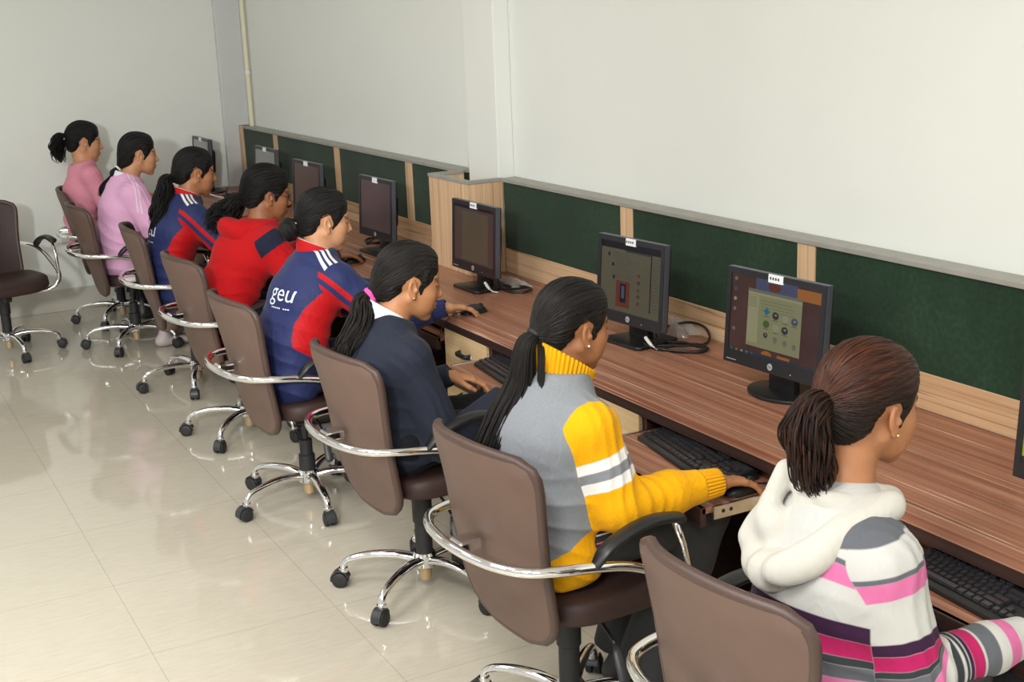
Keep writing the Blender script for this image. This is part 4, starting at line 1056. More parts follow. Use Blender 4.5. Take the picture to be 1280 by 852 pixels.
    hair = np_mesh('hair', Vh, Fh, HM[c['hair']], body, org, {'strand': an, 'along': al, 'sheen_tint': np.clip((toL(Vh.astype(f32)) @ A(-.35, 0, .94)-.015)/.09, 0, 1)})  # reddish sheen weight, painted stronger towards the crown
    # --- trousers and shoes
    def tf(P):
        d = smin(legs(P, .010, c.get('flare', .02)), eseg(P, pv-np.array([0, 0, .03]), pv+np.array([0, 0, .02]), lat, .155, .105, .13, .09), .04)
        d = d-.004*wob(P, 26)
        for i in (0, 1):
            an_ = np.array(AN[i]); dn = an_-np.array(KN[i]); dn /= np.linalg.norm(dn)
            near = np.linalg.norm(P-an_.astype(f32), axis=1)-.12
            d = np.where(near < 0, smax(d, (P-an_.astype(f32)) @ dn.astype(f32)-.0, .004), d)
        return d
    la = np.array([pv]+list(KN)+list(AN))
    Vt, Ft = sdf_mesh(tf, la.min(0)-.22, la.max(0)+np.array([.15, .22, .18]), c.get('th', .010))
    sd = np.zeros(len(Vt)); 
    np_mesh('trousers', Vt, Ft, c['trousers'], body, org, {'side': Vt[:, 1]-pv[1], 'up': Vt[:, 2]})
    for i in (0, 1):
        an_ = np.array(AN[i]); fd = np.array(c.get('toe', [(1, 0, 0), (1, 0, 0)])[i], float); fd /= np.linalg.norm(fd)
        def sf(P):
            b0 = np.array([an_[0], an_[1], 0])-fd*.035; l2 = np.array([-fd[1], fd[0], 0])
            d = eseg(P, b0+np.array([0, 0, .034]), b0+fd*.17+np.array([0, 0, .028]), l2, .033, .030, .041, .024)
            d = smin(d, cap(P, b0+fd*.02+np.array([0, 0, .04]), an_, .034, .036), .03)
            return smax(d, -(P[:, 2]-.004), .004)
        Vs, Fs = sdf_mesh(sf, np.minimum(an_-.14, an_-.14+fd*.1)*[1, 1, 0]+[0, 0, -.01], np.maximum(an_+.1, an_+.12+fd*.2)*[1, 1, 0]+[0, 0, .2], .008)
        np_mesh('shoe', Vs, Fs, c.get('shoe', M['sole']), body, org, {})
    # --- the upper garment
    cu = c.get('cuff', (.0, .0)); G = c.get('g', .014); pf = c.get('puff', .008)
    hem = c.get('hem', .03); wc = c.get('wcut', 0.0)
    def sleeves(P):
        d = None
        for i in (0, 1):
            e = arm(P, i, G*.9, pf); e = smin(e, sphere(P, SH[i], .046+G), .03)
            w_ = np.array(WR[i]); dn = w_-np.array(EL[i]); ln = np.linalg.norm(dn); dn /= ln
            t = (P-w_.astype(f32)) @ dn.astype(f32)
            m_ = (P-np.array(EL[i], f32)) @ dn.astype(f32)
            # gathers inside the elbow and above the cuff
            e = e-c.get('crease', .005)*((1-np.abs(np.sin((m_+.016*wob(P, 22))*105+P[:, 1]*30))) - .4)*np.exp(-((m_-.03)/.10)**2)
            e = e-c.get('bag', .006)*np.exp(-((t+.075+wc)/.035)**2)
            rad = np.linalg.norm((P-w_.astype(f32))-t[:, None]*dn.astype(f32), axis=1)
            e = np.where((t > -.14) & (rad < .1), smax(e, t+wc-.012, .003), e)
            e = np.where((t > 0.02-wc) & (rad < .12), np.maximum(e, t+wc-.012), e)
            d = e if d is None else np.minimum(d, e)
        return d
    hemc = pv+np.array([0, 0, -hem]); dn_h = (wa-pv)/np.linalg.norm(wa-pv)
    def body_part(P):
        d = torso(P, G)
        d = d-c.get('drape', .006)*wob(P*A(1, 1, .8), 17)
        rg = (1-np.abs(np.sin(P @ A(14, -10, 46)+1.7*wob(P, 10))))**1.5
        d = d-c.get('ridge', .007)*rg*np.clip((pv[2]+.30-P[:, 2])/.16, .12, 1)
        return d
    def gf(P):
        d = smin(body_part(P), sleeves(P), .05)
        d = smax(d, -((P-hemc.astype(f32)) @ dn_h.astype(f32)), .008)
        nk = np.array(c.get('neckcut', ntop*.35+nb*.65)); nd = (ntop-nb)/np.linalg.norm(ntop-nb)
        return smax(d, np.where(np.linalg.norm(P-nk.astype(f32), axis=1) < .14, (P-nk.astype(f32)) @ nd.astype(f32), -1), .006)
    up_pts = np.array([pv, wa, chs, sh, nb]+list(SH)+list(EL)+list(WR))
    Vg, Fg = sdf_mesh(gf, up_pts.min(0)-.17, up_pts.max(0)+.15, c.get('gh', .006))
    P = Vg.astype(f32); at = {}
    spine = [pv-np.array([0, 0, .06]), wa, chs, sh, nb]; best = np.full(len(P), 1e9); tz = np.zeros(len(P)); acc = 0
    for a, b in zip(spine, spine[1:]):
        ln = np.linalg.norm(b-a); h = np.clip(((P-a.astype(f32)) @ ((b-a)/ln).astype(f32)), 0 if acc else -.3, ln if b is not nb else ln+.2)
        d = np.linalg.norm(P-(a+h[:, None]*(b-a)/ln), axis=1); k = d < best; best[k] = d[k]; tz[k] = (acc+h)[k]; acc += ln
    at['tz'] = tz
    x_ = P-sh.astype(f32); at['tl'] = x_ @ lat.astype(f32)
    fx = np.cross(lat, np.array([0, 0, 1.0])); fx *= np.sign(fx[0]); at['td'] = x_ @ fx.astype(f32); at['hz'] = P[:, 2]
    da = [arm(P, i, G*.9, pf) for i in (0, 1)]; i_ = (da[1] < da[0])
    at['sleeve'] = torso(P, G)-np.minimum(da[0], da[1])
    atv = np.zeros(len(P)); cuffd = np.zeros(len(P)); und = np.zeros(len(P))
    for i in (0, 1):
        s, e, w_ = np.array(SH[i]), np.array(EL[i]), np.array(WR[i]); l1, l2 = np.linalg.norm(e-s), np.linalg.norm(w_-e)
        h1 = (P-s.astype(f32)) @ ((e-s)/l1).astype(f32); h2 = (P-e.astype(f32)) @ ((w_-e)/l2).astype(f32)
        bis = ((e-s)/l1+(w_-e)/l2); side = (P-e.astype(f32)) @ (bis/np.linalg.norm(bis)).astype(f32)
        bl = np.clip(.5+side/.05, 0, 1); t = (1-bl)*h1+bl*(l1+h2); k = i_ == (i == 1); atv[k] = t[k]; cuffd[k] = (l1+l2-t)[k]
        ax_ = np.where((side < 0)[:, None], ((e-s)/l1)[None], ((w_-e)/l2)[None]); rel = P-s
        nrm = np.cross((e-s)/l1, lat); und[k] = (rel @ nrm.astype(f32))[k]
    at['arm'] = atv; at['cuffd'] = cuffd; at['armside'] = und
    at['ang'] = np.arctan2(at['tl'], -at['td'])
    if c.get('fields'): at.update(c['fields'](P, at, locals()))
    gar = np_mesh(c['garment'], Vg, Fg, c['cloth'], body, org, at)
    return dict(body=body, org=org, toW=toW, toL=toL, H=H, hc=hc, nb=nb, ntop=ntop, gar=gar, garVF=(Vg, Fg), hair=hair, hairVF=(Vh, Fh), lat=lat, sh=sh, chs=chs)

def blob(name, fn, lo, hi, h, m, fr, attrs=None):
    V, F = sdf_mesh(fn, lo, hi, h); return np_mesh(name, V, F, m, fr['body'], fr['org'], attrs(V.astype(f32)) if attrs else {})
def std_legs(x, y, kx=.42, ax=.30, sp=.09, kz=.555):
    return dict(kn=[(x+kx, y-sp, kz), (x+kx, y+sp, kz)], an=[(x+ax, y-sp-.01, .10), (x+ax, y+sp+.01, .10)])
SK = [skin_mat('warm_brown_skin', (.40, .175, .080, 1)), skin_mat('medium_brown_skin', (.47, .215, .100, 1)), skin_mat('light_brown_skin', (.55, .28, .15, 1)), skin_mat('deep_brown_skin', (.30, .125, .058, 1))]
# ------------------------------------------------------------------ the eight people
a_ = np.array
def tail(fr, pts, radii, n, hm, **k):
    """pony tail through points given in the head frame (p) or as world points (w)"""
    P = [fr['toW'](p[1]) if p[0] == 'h' else a_(p[1]) for p in pts]
    return locks('ponytail', P, radii, n, HM[hm], fr['body'], fr['org'], **k)

# 1 striped hoodie, nearest
def f_hood(P, at, L):
    return {}
G1, G2 = lin(90, 92, 98), lin(48, 50, 54); PK, PK2 = lin(198, 104, 150), lin(166, 28, 86); PUR = lin(52, 24, 54); CR = lin(184, 183, 179)
lay = []
def both(lo, hi, col, alo, ahi):
    lay.append(('tz', lo, hi, col, 'sleeve', -9, .0)+(('tl', -9, -.06) if lo > .35 else ())); lay.append(('arm', alo, ahi, col, 'sleeve', 0, 9))
both(.365, .400, PK, .010, .045); both(.400, .410, G1, .000, .010)
both(.265, .300, PUR, .130, .155); both(.230, .265, PK2, .155, .185); both(.215, .230, G2, .185, .198); both(.188, .215, G1, .198, .216); both(.155, .188, PK, .216, .240)
both(.095, .125, G2, .275, .292)
both(-.2, .03, G1, .33, .345)
lay += [('arm', .300, .308, G2, 'sleeve', 0, 9), ('arm', .310, .318, PUR, 'sleeve', 0, 9), ('arm', .318, .345, PK2, 'sleeve', 0, 9), ('arm', .352, .385, G1, 'sleeve', 0, 9), ('arm', .41, .44, PK, 'sleeve', 0, 9)]
lay += [('tz', .428, .448, PK, 'sleeve', -9, 0, 'tl', -9, -.06), ('arm', -.09, -.052, G1, 'sleeve', -.02, 9), ('tz', .456, .5, G1, 'tl', -.3, -.105)]
c8 = dict(label='person nearest, in a pink, white and grey striped hooded sweater, reddish tied-back hair', skin=SK[0], pelvis=(1.56, 1.77, .565), waist=(1.585, 1.77, .70), chest=(1.605, 1.77, .84), shoulder=(1.625, 1.77, .930), neck=(1.64, 1.78, .99),
    head=(1.705, 1.785, 1.152), head_rot=(0, 8, 0), hs=1.0, sh=[(1.605, 1.630, .912), (1.64, 1.885, .91)], el=[(1.645, 1.585, .70), (1.68, 1.92, .68)], wr=[(1.90, 1.565, .712), (1.82, 1.86, .62)],
    hands=[dict(dir=(1, .05, -.12), curl=.5), dict(dir=(1, -.1, -.12), curl=.5)], tie=(-.112, 0, .012), hair='red_sheen', hvol=1.03, stud='gold', seed=3, trousers=M['trouser_black'], garment='hooded_sweater',
    cloth=cloth('striped_knit', CR, lay, knit=700, bump=.3), g=.016, gh=.005, hem=.05, **std_legs(1.56, 1.77))
F8 = person(c8)
cap_strands(F8, (-.112, 0, .012), 420, 'red_sheen', 28)
tail(F8, [('h', (-.098, 0, .014)), ('h', (-.135, 0, .006)), ('h', (-.150, 0, -.035)), ('h', (-.138, 0, -.085)), ('h', (-.115, -.005, -.130)), ('h', (-.10, -.008, -.150))], [.018, .034, .044, .042, .034, .018], 620, 'red_sheen', wave=.015, wfreq=1.7, taper=.65, r0=.0021, seed=4, flat=.85, spread=1.1)
def hair_clip(fr, p, m, ln=.05):
    q = [a_(fr['toW'](x))-fr['org'] for x in ((p[0], -ln, p[2]-.004), (p[0]-.012, -ln*.5, p[2]+.004), (p[0]-.016, 0, p[2]+.006), (p[0]-.012, ln*.5, p[2]+.004), (p[0], ln, p[2]-.004))]
    return MB().tube(catmull(q, 5), [.004]*21, 8, flat=1.6).build('hair_clip', m, fr['body'], True)
hair_clip(F8, (-.108, 0, .018), simple('grey_clip', lin(120, 124, 130), .3), .034)
RIM8 = catmull([(1.705, 1.725, .985), (1.66, 1.678, .995), (1.575, 1.690, .965), (1.505, 1.710, .918), (1.468, 1.765, .880), (1.490, 1.835, .862), (1.545, 1.900, .880), (1.59, 1.905, .955), (1.65, 1.87, .995), (1.705, 1.835, .985)], 3)
def hood8(P):
    n_ = F8['nb']+a_([-.012, 0, .012]); d = None
    for k, (a, b) in enumerate(zip(RIM8, RIM8[1:])):
        back = max(0, 1.66-a[0]); e = cap(P, a, b, .017+.06*back, .017+.06*back)
        q = (a+n_)/2+a_([0, 0, -.012-.10*back])
        m_ = n_+(a-n_)*a_([1, 1, 0])/np.linalg.norm((a-n_)[:2])*.062
        e = smin(e, smin(cap(P, a, q, .016, .014), cap(P, q, m_, .014, .012), .02), .02)
        d = e if d is None else smin(d, e, .022)
    d = smin(d, ell(P, (1.525, 1.85, .925), (.038, .048, .050)), .03)
    d = smin(d, cap(P, (1.57, 1.86, 1.03), (1.505, 1.885, .90), .020, .022), .02)
    return d-.0035*np.sin((P @ A(40, 60, -45))+1.5*wob(P, 14))
blob('hood', hood8, F8['nb']-a_([.24, .24, .26]), F8['nb']+a_([.2, .24, .14]), .0045, cloth('cream_hood_knit', lin(190, 187, 178), knit=700, bump=.3), F8)

# 2 yellow and grey sweater
GR = lin(134, 138, 144)
def f7(P, at, L):
    s = at['sleeve']+.028-.10*np.clip(at['tz']-.40, 0, .2)*0
    # side panel: widens to the hem on both flanks
    flank = np.abs(at['tl'])-(.175-.42*np.clip(.22-at['tz'], -.05, .3)) 
    return {'raglan': np.minimum(at['sleeve']+.010, np.abs(at['tl'])-.172), 'diag': at['hz']-(.555+(P[:, 0]-1.45)*.66)}
lay = [('raglan', 0, 9, YEL), ('diag', -9, 0, YEL), ('tz', -1, .045, YEL),
       ('arm', .066, .094, WHITE, 'raglan', 0, 9), ('arm', .094, .120, GR, 'raglan', 0, 9), ('arm', .120, .148, WHITE, 'raglan', 0, 9)]
c7 = dict(label='person in a grey sweater with yellow sleeves and collar, long black ponytail, hand on mouse', skin=SK[0], pelvis=(1.545, 2.80, .565), waist=(1.53, 2.80, .70), chest=(1.545, 2.80, .85), shoulder=(1.585, 2.80, .945), neck=(1.61, 2.80, .995),
    head=(1.652, 2.80, 1.116), head_rot=(2, 10, 0), hs=.975, sh=[(1.60, 2.638, .898), (1.60, 2.962, .898)], el=[(1.655, 2.600, .695), (1.66, 3.01, .70)], wr=[(1.935, 2.580, .702), (1.84, 2.93, .62)],
    hands=[dict(dir=(1, .04, -.20), curl=[.34, .36, .42, .5], up=(.1, .10, 1), spread=1.5), dict(dir=(1, -.1, -.2), curl=.45)], tie=(-.112, 0, -.020), hair='soft', hvol=1.0, stud='pearl', seed=1, trousers=M['trouser_grey'], garment='sweater', fields=f7,
    cloth=cloth('grey_yellow_fleece', GR, lay, knit=520, bump=.35, mottled=.10), g=.017, gh=.0045, bag=.010, hem=.085, puff=.012, crease=.006, wcut=.055, loose=.034,
    kn=[(1.98, 2.71, .565), (1.97, 2.90, .56)], an=[(1.80, 2.72, .12), (1.86, 2.92, .10)], flare=.04)
F7 = person(c7)
cap_strands(F7, (-.112, 0, -.020), 420, 'soft', 27)
tail(F7, [('h', (-.104, 0, -.018)), ('h', (-.138, .002, -.046)), ('w', (1.500, 2.815, .990)), ('w', (1.455, 2.825, .905)), ('w', (1.415, 2.835, .825)), ('w', (1.385, 2.845, .745))], [.016, .034, .052, .062, .058, .026], 620, 'soft', wave=.0045, wfreq=1.0, taper=.4, r0=.0025, seed=2, flat=.55)
tail(F7, [('h', (-.108, -.006, -.024)), ('h', (-.11, -.03, -.06)), ('w', (1.515, 2.735, .985)), ('w', (1.515, 2.715, .95)), ('w', (1.485, 2.735, .905)), ('w', (1.45, 2.77, .85))], [.006, .011, .011, .009, .007, .003], 50, 'soft', wave=.0012, taper=.25, r0=.0017, seed=5)
ring('hair_tie', F7['toW']((-.116, 0, -.024)), F7['H'] @ a_([.75, 0, .6]), .018, .0075, M['black_matt'], F7['body'], F7['org'], .08)
nb = F7['nb']
collar('ribbed_collar', nb+a_([-.010, 0, -.030]), nb+a_([.008, 0, .056]), .078, .091, cloth('yellow_rib', YEL, ribs=('ang', 46, .5), knit=600), F7['body'], F7['org'], ribs=46, tilt=-.42)
def cuff(name, fr, w, e, m, r=.036, ln=.055, ribs=26):
    w, e = a_(w), a_(e); d = (w-e)/np.linalg.norm(w-e)
    return collar(name, w-d*(ln-.014), w+d*.016, r+.004, r-.003, m, fr['body'], fr['org'], ribs=ribs, squash=1.0)
cuff('ribbed_cuff', F7, c7['wr'][0], c7['el'][0], cloth('yellow_cuff_rib', YEL, ribs=('ang', 26, .5), knit=600), .039, .075)
for k, (dz, col) in enumerate(((.0, lin(190, 190, 190)), (-.022, lin(176, 84, 100)))):     # piping down the trouser leg
    pts = [a_([1.60+.12*t, 2.80-.176+.01*t, .615+dz]) for t in (0, 1, 2)]+[a_([1.95, 2.652, .60+dz]), a_([2.00, 2.66, .565+dz*.5])]
    MB().tube([p-F7['org'] for p in catmull(pts, 5)], .0022, 6).build('trouser_piping', simple('piping_%d' % k, col, .7), F7['body'], True)

# 3 dark blazer
c6 = dict(label='person in a dark navy blazer and white collar with pink-tied wavy ponytail, looking down', skin=SK[1], pelvis=(1.545, 3.80, .565), waist=(1.505, 3.80, .69), chest=(1.50, 3.80, .815), shoulder=(1.535, 3.80, .905), neck=(1.555, 3.80, .945),
    head=(1.63, 3.80, 1.070), head_rot=(-9, 13, 0), hs=1.05, sh=[(1.55, 3.636, .868), (1.55, 3.964, .868)], el=[(1.650, 3.605, .572), (1.62, 4.03, .63)], wr=[(1.86, 3.63, .685), (1.80, 3.91, .705)],
    hands=[dict(dir=(1, .0, -.15), curl=.45), dict(dir=(1, -.35, -.25), curl=[.55, .6, .7, .8], up=(.1, 0, 1))], tie=(-.108, 0, -.048), hair='soft', hvol=.955, stud='gold', seed=2, trousers=M['trouser_black'], garment='blazer', part=True,
    cloth=cloth('dark_blazer_cloth', lin(36, 40, 54), rough=.8, knit=1100, bump=.15, sheen=.05), g=.017, gh=.0055, hem=.07, puff=.008, bag=0, crease=.005, **std_legs(1.545, 3.80))
F6 = person(c6)
cap_strands(F6, (-.108, 0, -.048), 400, 'soft', 26)
tail(F6, [('h', (-.100, 0, -.046)), ('h', (-.135, 0, -.070)), ('w', (1.460, 3.80, .975)), ('w', (1.422, 3.795, .90)), ('w', (1.395, 3.785, .83)), ('w', (1.380, 3.775, .77))], [.014, .038, .060, .068, .056, .020], 460, 'soft', wave=.010, wfreq=2.4, taper=.45, r0=.0025, seed=6, flat=.6)
ring('hair_tie', F6['toW']((-.114, 0, -.056)), F6['H'] @ a_([.8, 0, .5]), .0175, .0125, cloth('pink_scrunchie', lin(226, 84, 160)), F6['body'], F6['org'], .12)
nb = F6['nb']
collar('shirt_collar', nb+a_([-.020, 0, -.026]), nb+a_([-.002, 0, .052]), .067, .069, cloth('white_shirt', lin(224, 230, 238), rough=.7, bump=.08, fold=0), F6['body'], F6['org'], yaw=-9, open_front=.75, fold=(-.10, .094), tilt=-.30)
def lapel6(P):
    nb = F6['nb']; d = None
    lp = catmull([nb+a_([.085, -.07, -.10]), nb+a_([.03, -.098, -.035]), nb+a_([-.05, -.078, .004]), nb+a_([-.082, 0, .016]), nb+a_([-.05, .078, .004]), nb+a_([.03, .098, -.035]), nb+a_([.085, .07, -.10])], 3)
    for a, b in zip(lp, lp[1:]):
        e = cap(P, a-a_([0, 0, .022]), b-a_([0, 0, .022]), .016, .016); d = e if d is None else smin(d, e, .012)
    return d
blob('blazer_collar', lapel6, nb-.19, nb+.19, .005, c6['cloth'], F6)
for k in range(2):
    pass

# 4 navy tracksuit, hair in a bun
def f_track(P, at, L):
    c = L['c']; ang = np.degrees(np.arctan2(at['tl'], -at['td']+.0))        # 0 = middle of the back, negative = right side
    aa = np.abs(ang)
    lowc = np.interp(at['tz'], [.10, .13, .19, .26, .33, .40, .46, .60], [200, 66, 45, 47, 58, 76, 120, 200]) if True else 0
    panel = aa-lowc
    across = at['td']+.35*(at['tl']*0)
    return {'panel': panel*.0016, 'across': across-.01, 'alat': np.abs(at['tl'])}
def track_layers():
    ly = [('panel', 0, 9, RED, 'sleeve', -9, .004)]
    ly += [('armside', -.038, -.020, RED, 'sleeve', .004, 9), ('armside', -9, -.056, RED, 'sleeve', .004, 9)]
    for k in range(3): ly.append(('across', -.036+.022*k, -.024+.022*k, WHITE, 'alat', .05, .185, 'hz', .92, 9))
    return ly
cl_track = cloth('navy_track_fabric', lin(40, 48, 92), track_layers(), rough=.6, sheen=.05, knit=1200, bump=.1, fold=.7)
c5 = dict(label='person in a navy and red tracksuit top with white back lettering and hair bun', skin=SK[2], pelvis=(1.53, 4.82, .565), waist=(1.55, 4.82, .69), chest=(1.615, 4.82, .84), shoulder=(1.67, 4.82, .955), neck=(1.69, 4.82, 1.005),
    head=(1.725, 4.82, 1.135), head_rot=(-7, 10, 0), hs=1.0, sh=[(1.70, 4.655, .93), (1.69, 4.985, .925)], el=[(1.865, 4.585, .765), (1.86, 5.03, .765)], wr=[(2.055, 4.475, .800), (2.06, 4.93, .80)],
    hands=[dict(dir=(1, .12, -.14), curl=[.40, .36, .42, .5], up=(0, .05, 1), spread=1.6), dict(dir=(1, -.1, -.1), curl=.4)], tie=(-.108, 0, -.030), hair='black', hvol=.99, stud=None, seed=5, trousers=cloth('navy_track_trousers', NAVY2, rough=.65), garment='tracksuit_top', fields=f_track,
    cloth=cl_track, g=.020, gh=.0055, hem=.12, puff=.014, bag=.014, drape=.008, hh=.003, wcut=.05, loose=.03, **std_legs(1.53, 4.82))
F5 = person(c5)
cap_strands(F5, (-.108, 0, -.030), 260, 'black', 25)
blob('hair_bun', lambda P: ell(F5['toL'](P), (-.138, 0, -.044), (.040, .044, .046))-.0022*np.sin(np.arctan2(F5['toL'](P)[:, 1], F5['toL'](P)[:, 2]+.044)*5+F5['toL'](P)[:, 0]*160), F5['hc']-.26, F5['hc']+.1, .004, HM['black'], F5, lambda V: dict(zip(('strand', 'along'), (F5['toL'](V)[:, 0]*14, F5['toL'](V)[:, 1]*2))))
hair_clip(F5, (-.118, 0, -.014), simple('pale_clip', lin(190, 180, 160), .3), .028)
nb = F5['nb']
def tcollar(fr, yaw, m):
    n_ = fr['nb']; return collar('stand_collar', n_+a_([-.018, 0, -.034]), n_+a_([-.004, 0, .046]), .077, .080, m, fr['body'], fr['org'], yaw=yaw, open_front=.5, tilt=-.25)
cl_red = cloth('red_collar', RED, (('rise', .97, 1.2, lin(210, 200, 200)),), rough=.7, fold=0, bump=.1)
tcollar(F5, -7, cl_red)
cuff('ribbed_cuff', F5, c5['wr'][0], c5['el'][0], cloth('navy_cuff_rib', lin(42, 50, 96), ribs=('ang', 26, .5), knit=600), .036, .06)
def back_text(fr, txt, z, y, size, rot, m, small=True):
    V, F = fr['garVF']; bv = BVHTree.FromPolygons([tuple(v) for v in V], [tuple(f) for f in F])
    v, f = font_mesh(txt, size, 0)
    bm = bmesh.new(); vs = [bm.verts.new((p[0], p[1], 0)) for p in v]
    for q in f:
        try: bm.faces.new([vs[i] for i in q])
        except ValueError: pass
    if small:
        for k in range(9):
            if k in (5,): continue
            x = size*(-.42+.115*k); s = [bm.verts.new((x+dx, -size*.62+dy, 0)) for dx, dy in ((0, 0), (size*.085, 0), (size*.085, size*.05), (0, size*.05))]; bm.faces.new(s)
    bmesh.ops.subdivide_edges(bm, edges=[e for e in bm.edges if e.calc_length() > .012], cuts=2)
    bmesh.ops.triangulate(bm, faces=bm.faces[:])
    for p in bm.verts:
        # back view: x right in the text is the wearer's right (-Y)
        u, w = p.co.x*math.cos(rot)-p.co.y*math.sin(rot), p.co.x*math.sin(rot)+p.co.y*math.cos(rot)
        hit = bv.ray_cast(Vector((fr['org'][0]-.6, y-u, z+w)), Vector((1, 0, 0)))
        q = hit[0]+hit[1]*.0022 if hit[0] else Vector((fr['org'][0], y-u, z+w))
        p.co = q-Vector(fr['org'])
    me = bpy.data.meshes.new('back_lettering'); bm.to_mesh(me); bm.free(); o = obj_from('back_lettering', me, m, fr['gar']); return o
M['print'] = simple('white_print', lin(214, 218, 230), .6)
back_text(F5, 'geu', .890, 4.735, .092, R(-2), M['print'])

# 5 red hoodie with glasses
def f4(P, at, L): return {}
c4 = dict(label='person in a red hooded sweatshirt with navy shoulder band, wearing glasses', skin=SK[3], pelvis=(1.57, 5.88, .565), waist=(1.60, 5.88, .69), chest=(1.69, 5.88, .84), shoulder=(1.755, 5.88, .94), neck=(1.785, 5.88, .985),
    head=(1.835, 5.88, 1.115), head_rot=(-6, 12, 0), hs=1.04, sh=[(1.775, 5.715, .915), (1.775, 6.045, .915)], el=[(1.865, 5.64, .745), (1.90, 6.09, .76)], wr=[(2.10, 5.80, .805), (2.09, 6.0, .80)],
    hands=[dict(dir=(1, .14, -.12), curl=.4), dict(dir=(1, -.1, -.1), curl=.45)], tie=(-.112, 0, -.03), hair='black', hvol=1.06, seed=7, trousers=M['trouser_black'], garment='hooded_sweatshirt', hairline='cover', hamp=.0018, fields=f4,
    cloth=cloth('red_fleece', lin(180, 16, 22), [('arm', -.045, .035, lin(30, 34, 54), 'sleeve', .012, 9), ('cuffd', -.1, .004, lin(30, 34, 54), 'sleeve', .012, 9)], knit=500, bump=.2, fold=.6), g=.024, gh=.006, hem=.12, puff=.018, bag=.016, drape=.012, hh=.0032, th=.012, **std_legs(1.57, 5.88))
F4 = person(c4)
cap_strands(F4, (-.112, 0, -.03), 240, 'black', 24, lift=.004)
tail(F4, [('h', (-.10, 0, -.028)), ('h', (-.135, .01, -.045)), ('w', (1.665, 5.95, 1.055)), ('w', (1.60, 5.97, 1.005)), ('w', (1.555, 5.98, .955))], [.02, .042, .058, .056, .03], 260, 'black', wave=.013, wfreq=2.6, taper=.6, r0=.003, seed=8, flat=.9, spread=1.2)
nb = F4['nb']
def hood4(P):
    n_ = nb; d = ell(P, n_+a_([-.100, .02, -.045]), (.118, .140, .062), rotm(0, 46, 0))
    d = smin(d, cap(P, n_+a_([-.02, -.10, -.01]), n_+a_([-.105, -.07, .0]), .034, .036), .04); d = smin(d, cap(P, n_+a_([-.02, .10, -.01]), n_+a_([-.105, .07, .0]), .034, .036), .04)
    d = smin(d, cap(P, n_+a_([.06, -.075, -.035]), n_+a_([-.02, -.10, -.01]), .026, .034), .03); d = smin(d, cap(P, n_+a_([.06, .075, -.035]), n_+a_([-.02, .10, -.01]), .026, .034), .03)
    return smax(d, -ell(P, n_+a_([-.01, 0, .045]), (.085, .085, .08)), .02)-.003*wob(P, 30)
blob('hood', hood4, nb-.25, nb+.2, .006, cloth('red_hood_fleece', lin(180, 16, 22), knit=500), F4)
gl = MB(); fr_ = F4
for s in (-1, 1):
    gl.tube([fr_['toW']((.0965-.004*abs(math.cos(a)), s*.033+.021*math.cos(a), .006+.016*math.sin(a)))-fr_['org'] for a in [2*PI*k/18 for k in range(18)]], .0017, 6, closed=True)
    gl.tube([fr_['toW'](p)-fr_['org'] for p in ((.093, s*.054, .010), (.06, s*.074, .012), (-.01, s*.080, .012))], .0016, 6)
gl.tube([fr_['toW'](p)-fr_['org'] for p in ((.096, -.012, .008), (.100, 0, .011), (.096, .012, .008))], .0016, 6)
gl.build('glasses', M['black'], F4['body'], True)

# 6 navy tracksuit top, long wavy hair
c3 = dict(label='person in a navy tracksuit top with long wavy black hair down the back', skin=SK[0], pelvis=(1.56, 6.83, .565), waist=(1.56, 6.83, .69), chest=(1.615, 6.83, .845), shoulder=(1.67, 6.83, .96), neck=(1.70, 6.83, 1.01),
    head=(1.75, 6.83, 1.14), head_rot=(-2, 10, 0), hs=1.02, sh=[(1.68, 6.665, .935), (1.68, 6.995, .935)], el=[(1.83, 6.60, .755), (1.85, 7.04, .765)], wr=[(2.075, 6.655, .80), (2.08, 6.96, .80)],
    hands=[dict(dir=(1, .1, -.12), curl=.4), dict(dir=(1, -.1, -.1), curl=.45)], tie=(-.108, 0, -.035), hair='black', hvol=1.0, stud='gold', seed=9, trousers=c5['trousers'], garment='tracksuit_top', fields=f_track,
    cloth=cl_track, g=.020, gh=.007, hem=.12, puff=.014, bag=.014, drape=.008, hh=.0035, th=.012, **std_legs(1.56, 6.83))
F3 = person(c3)
cap_strands(F3, (-.108, 0, -.035), 160, 'black', 23)
tail(F3, [('h', (-.10, 0, -.034)), ('h', (-.140, 0, -.055)), ('w', (1.575, 6.82, 1.04)), ('w', (1.545, 6.81, .95)), ('w', (1.525, 6.81, .86)), ('w', (1.515, 6.81, .77))], [.018, .044, .056, .062, .054, .025], 260, 'black', wave=.012, wfreq=3, taper=.5, r0=.0032, seed=10, flat=.8)
tcollar(F3, -2, cl_red)
back_text(F3, 'geu', .875, 6.82, .105, R(-2), M['print'])

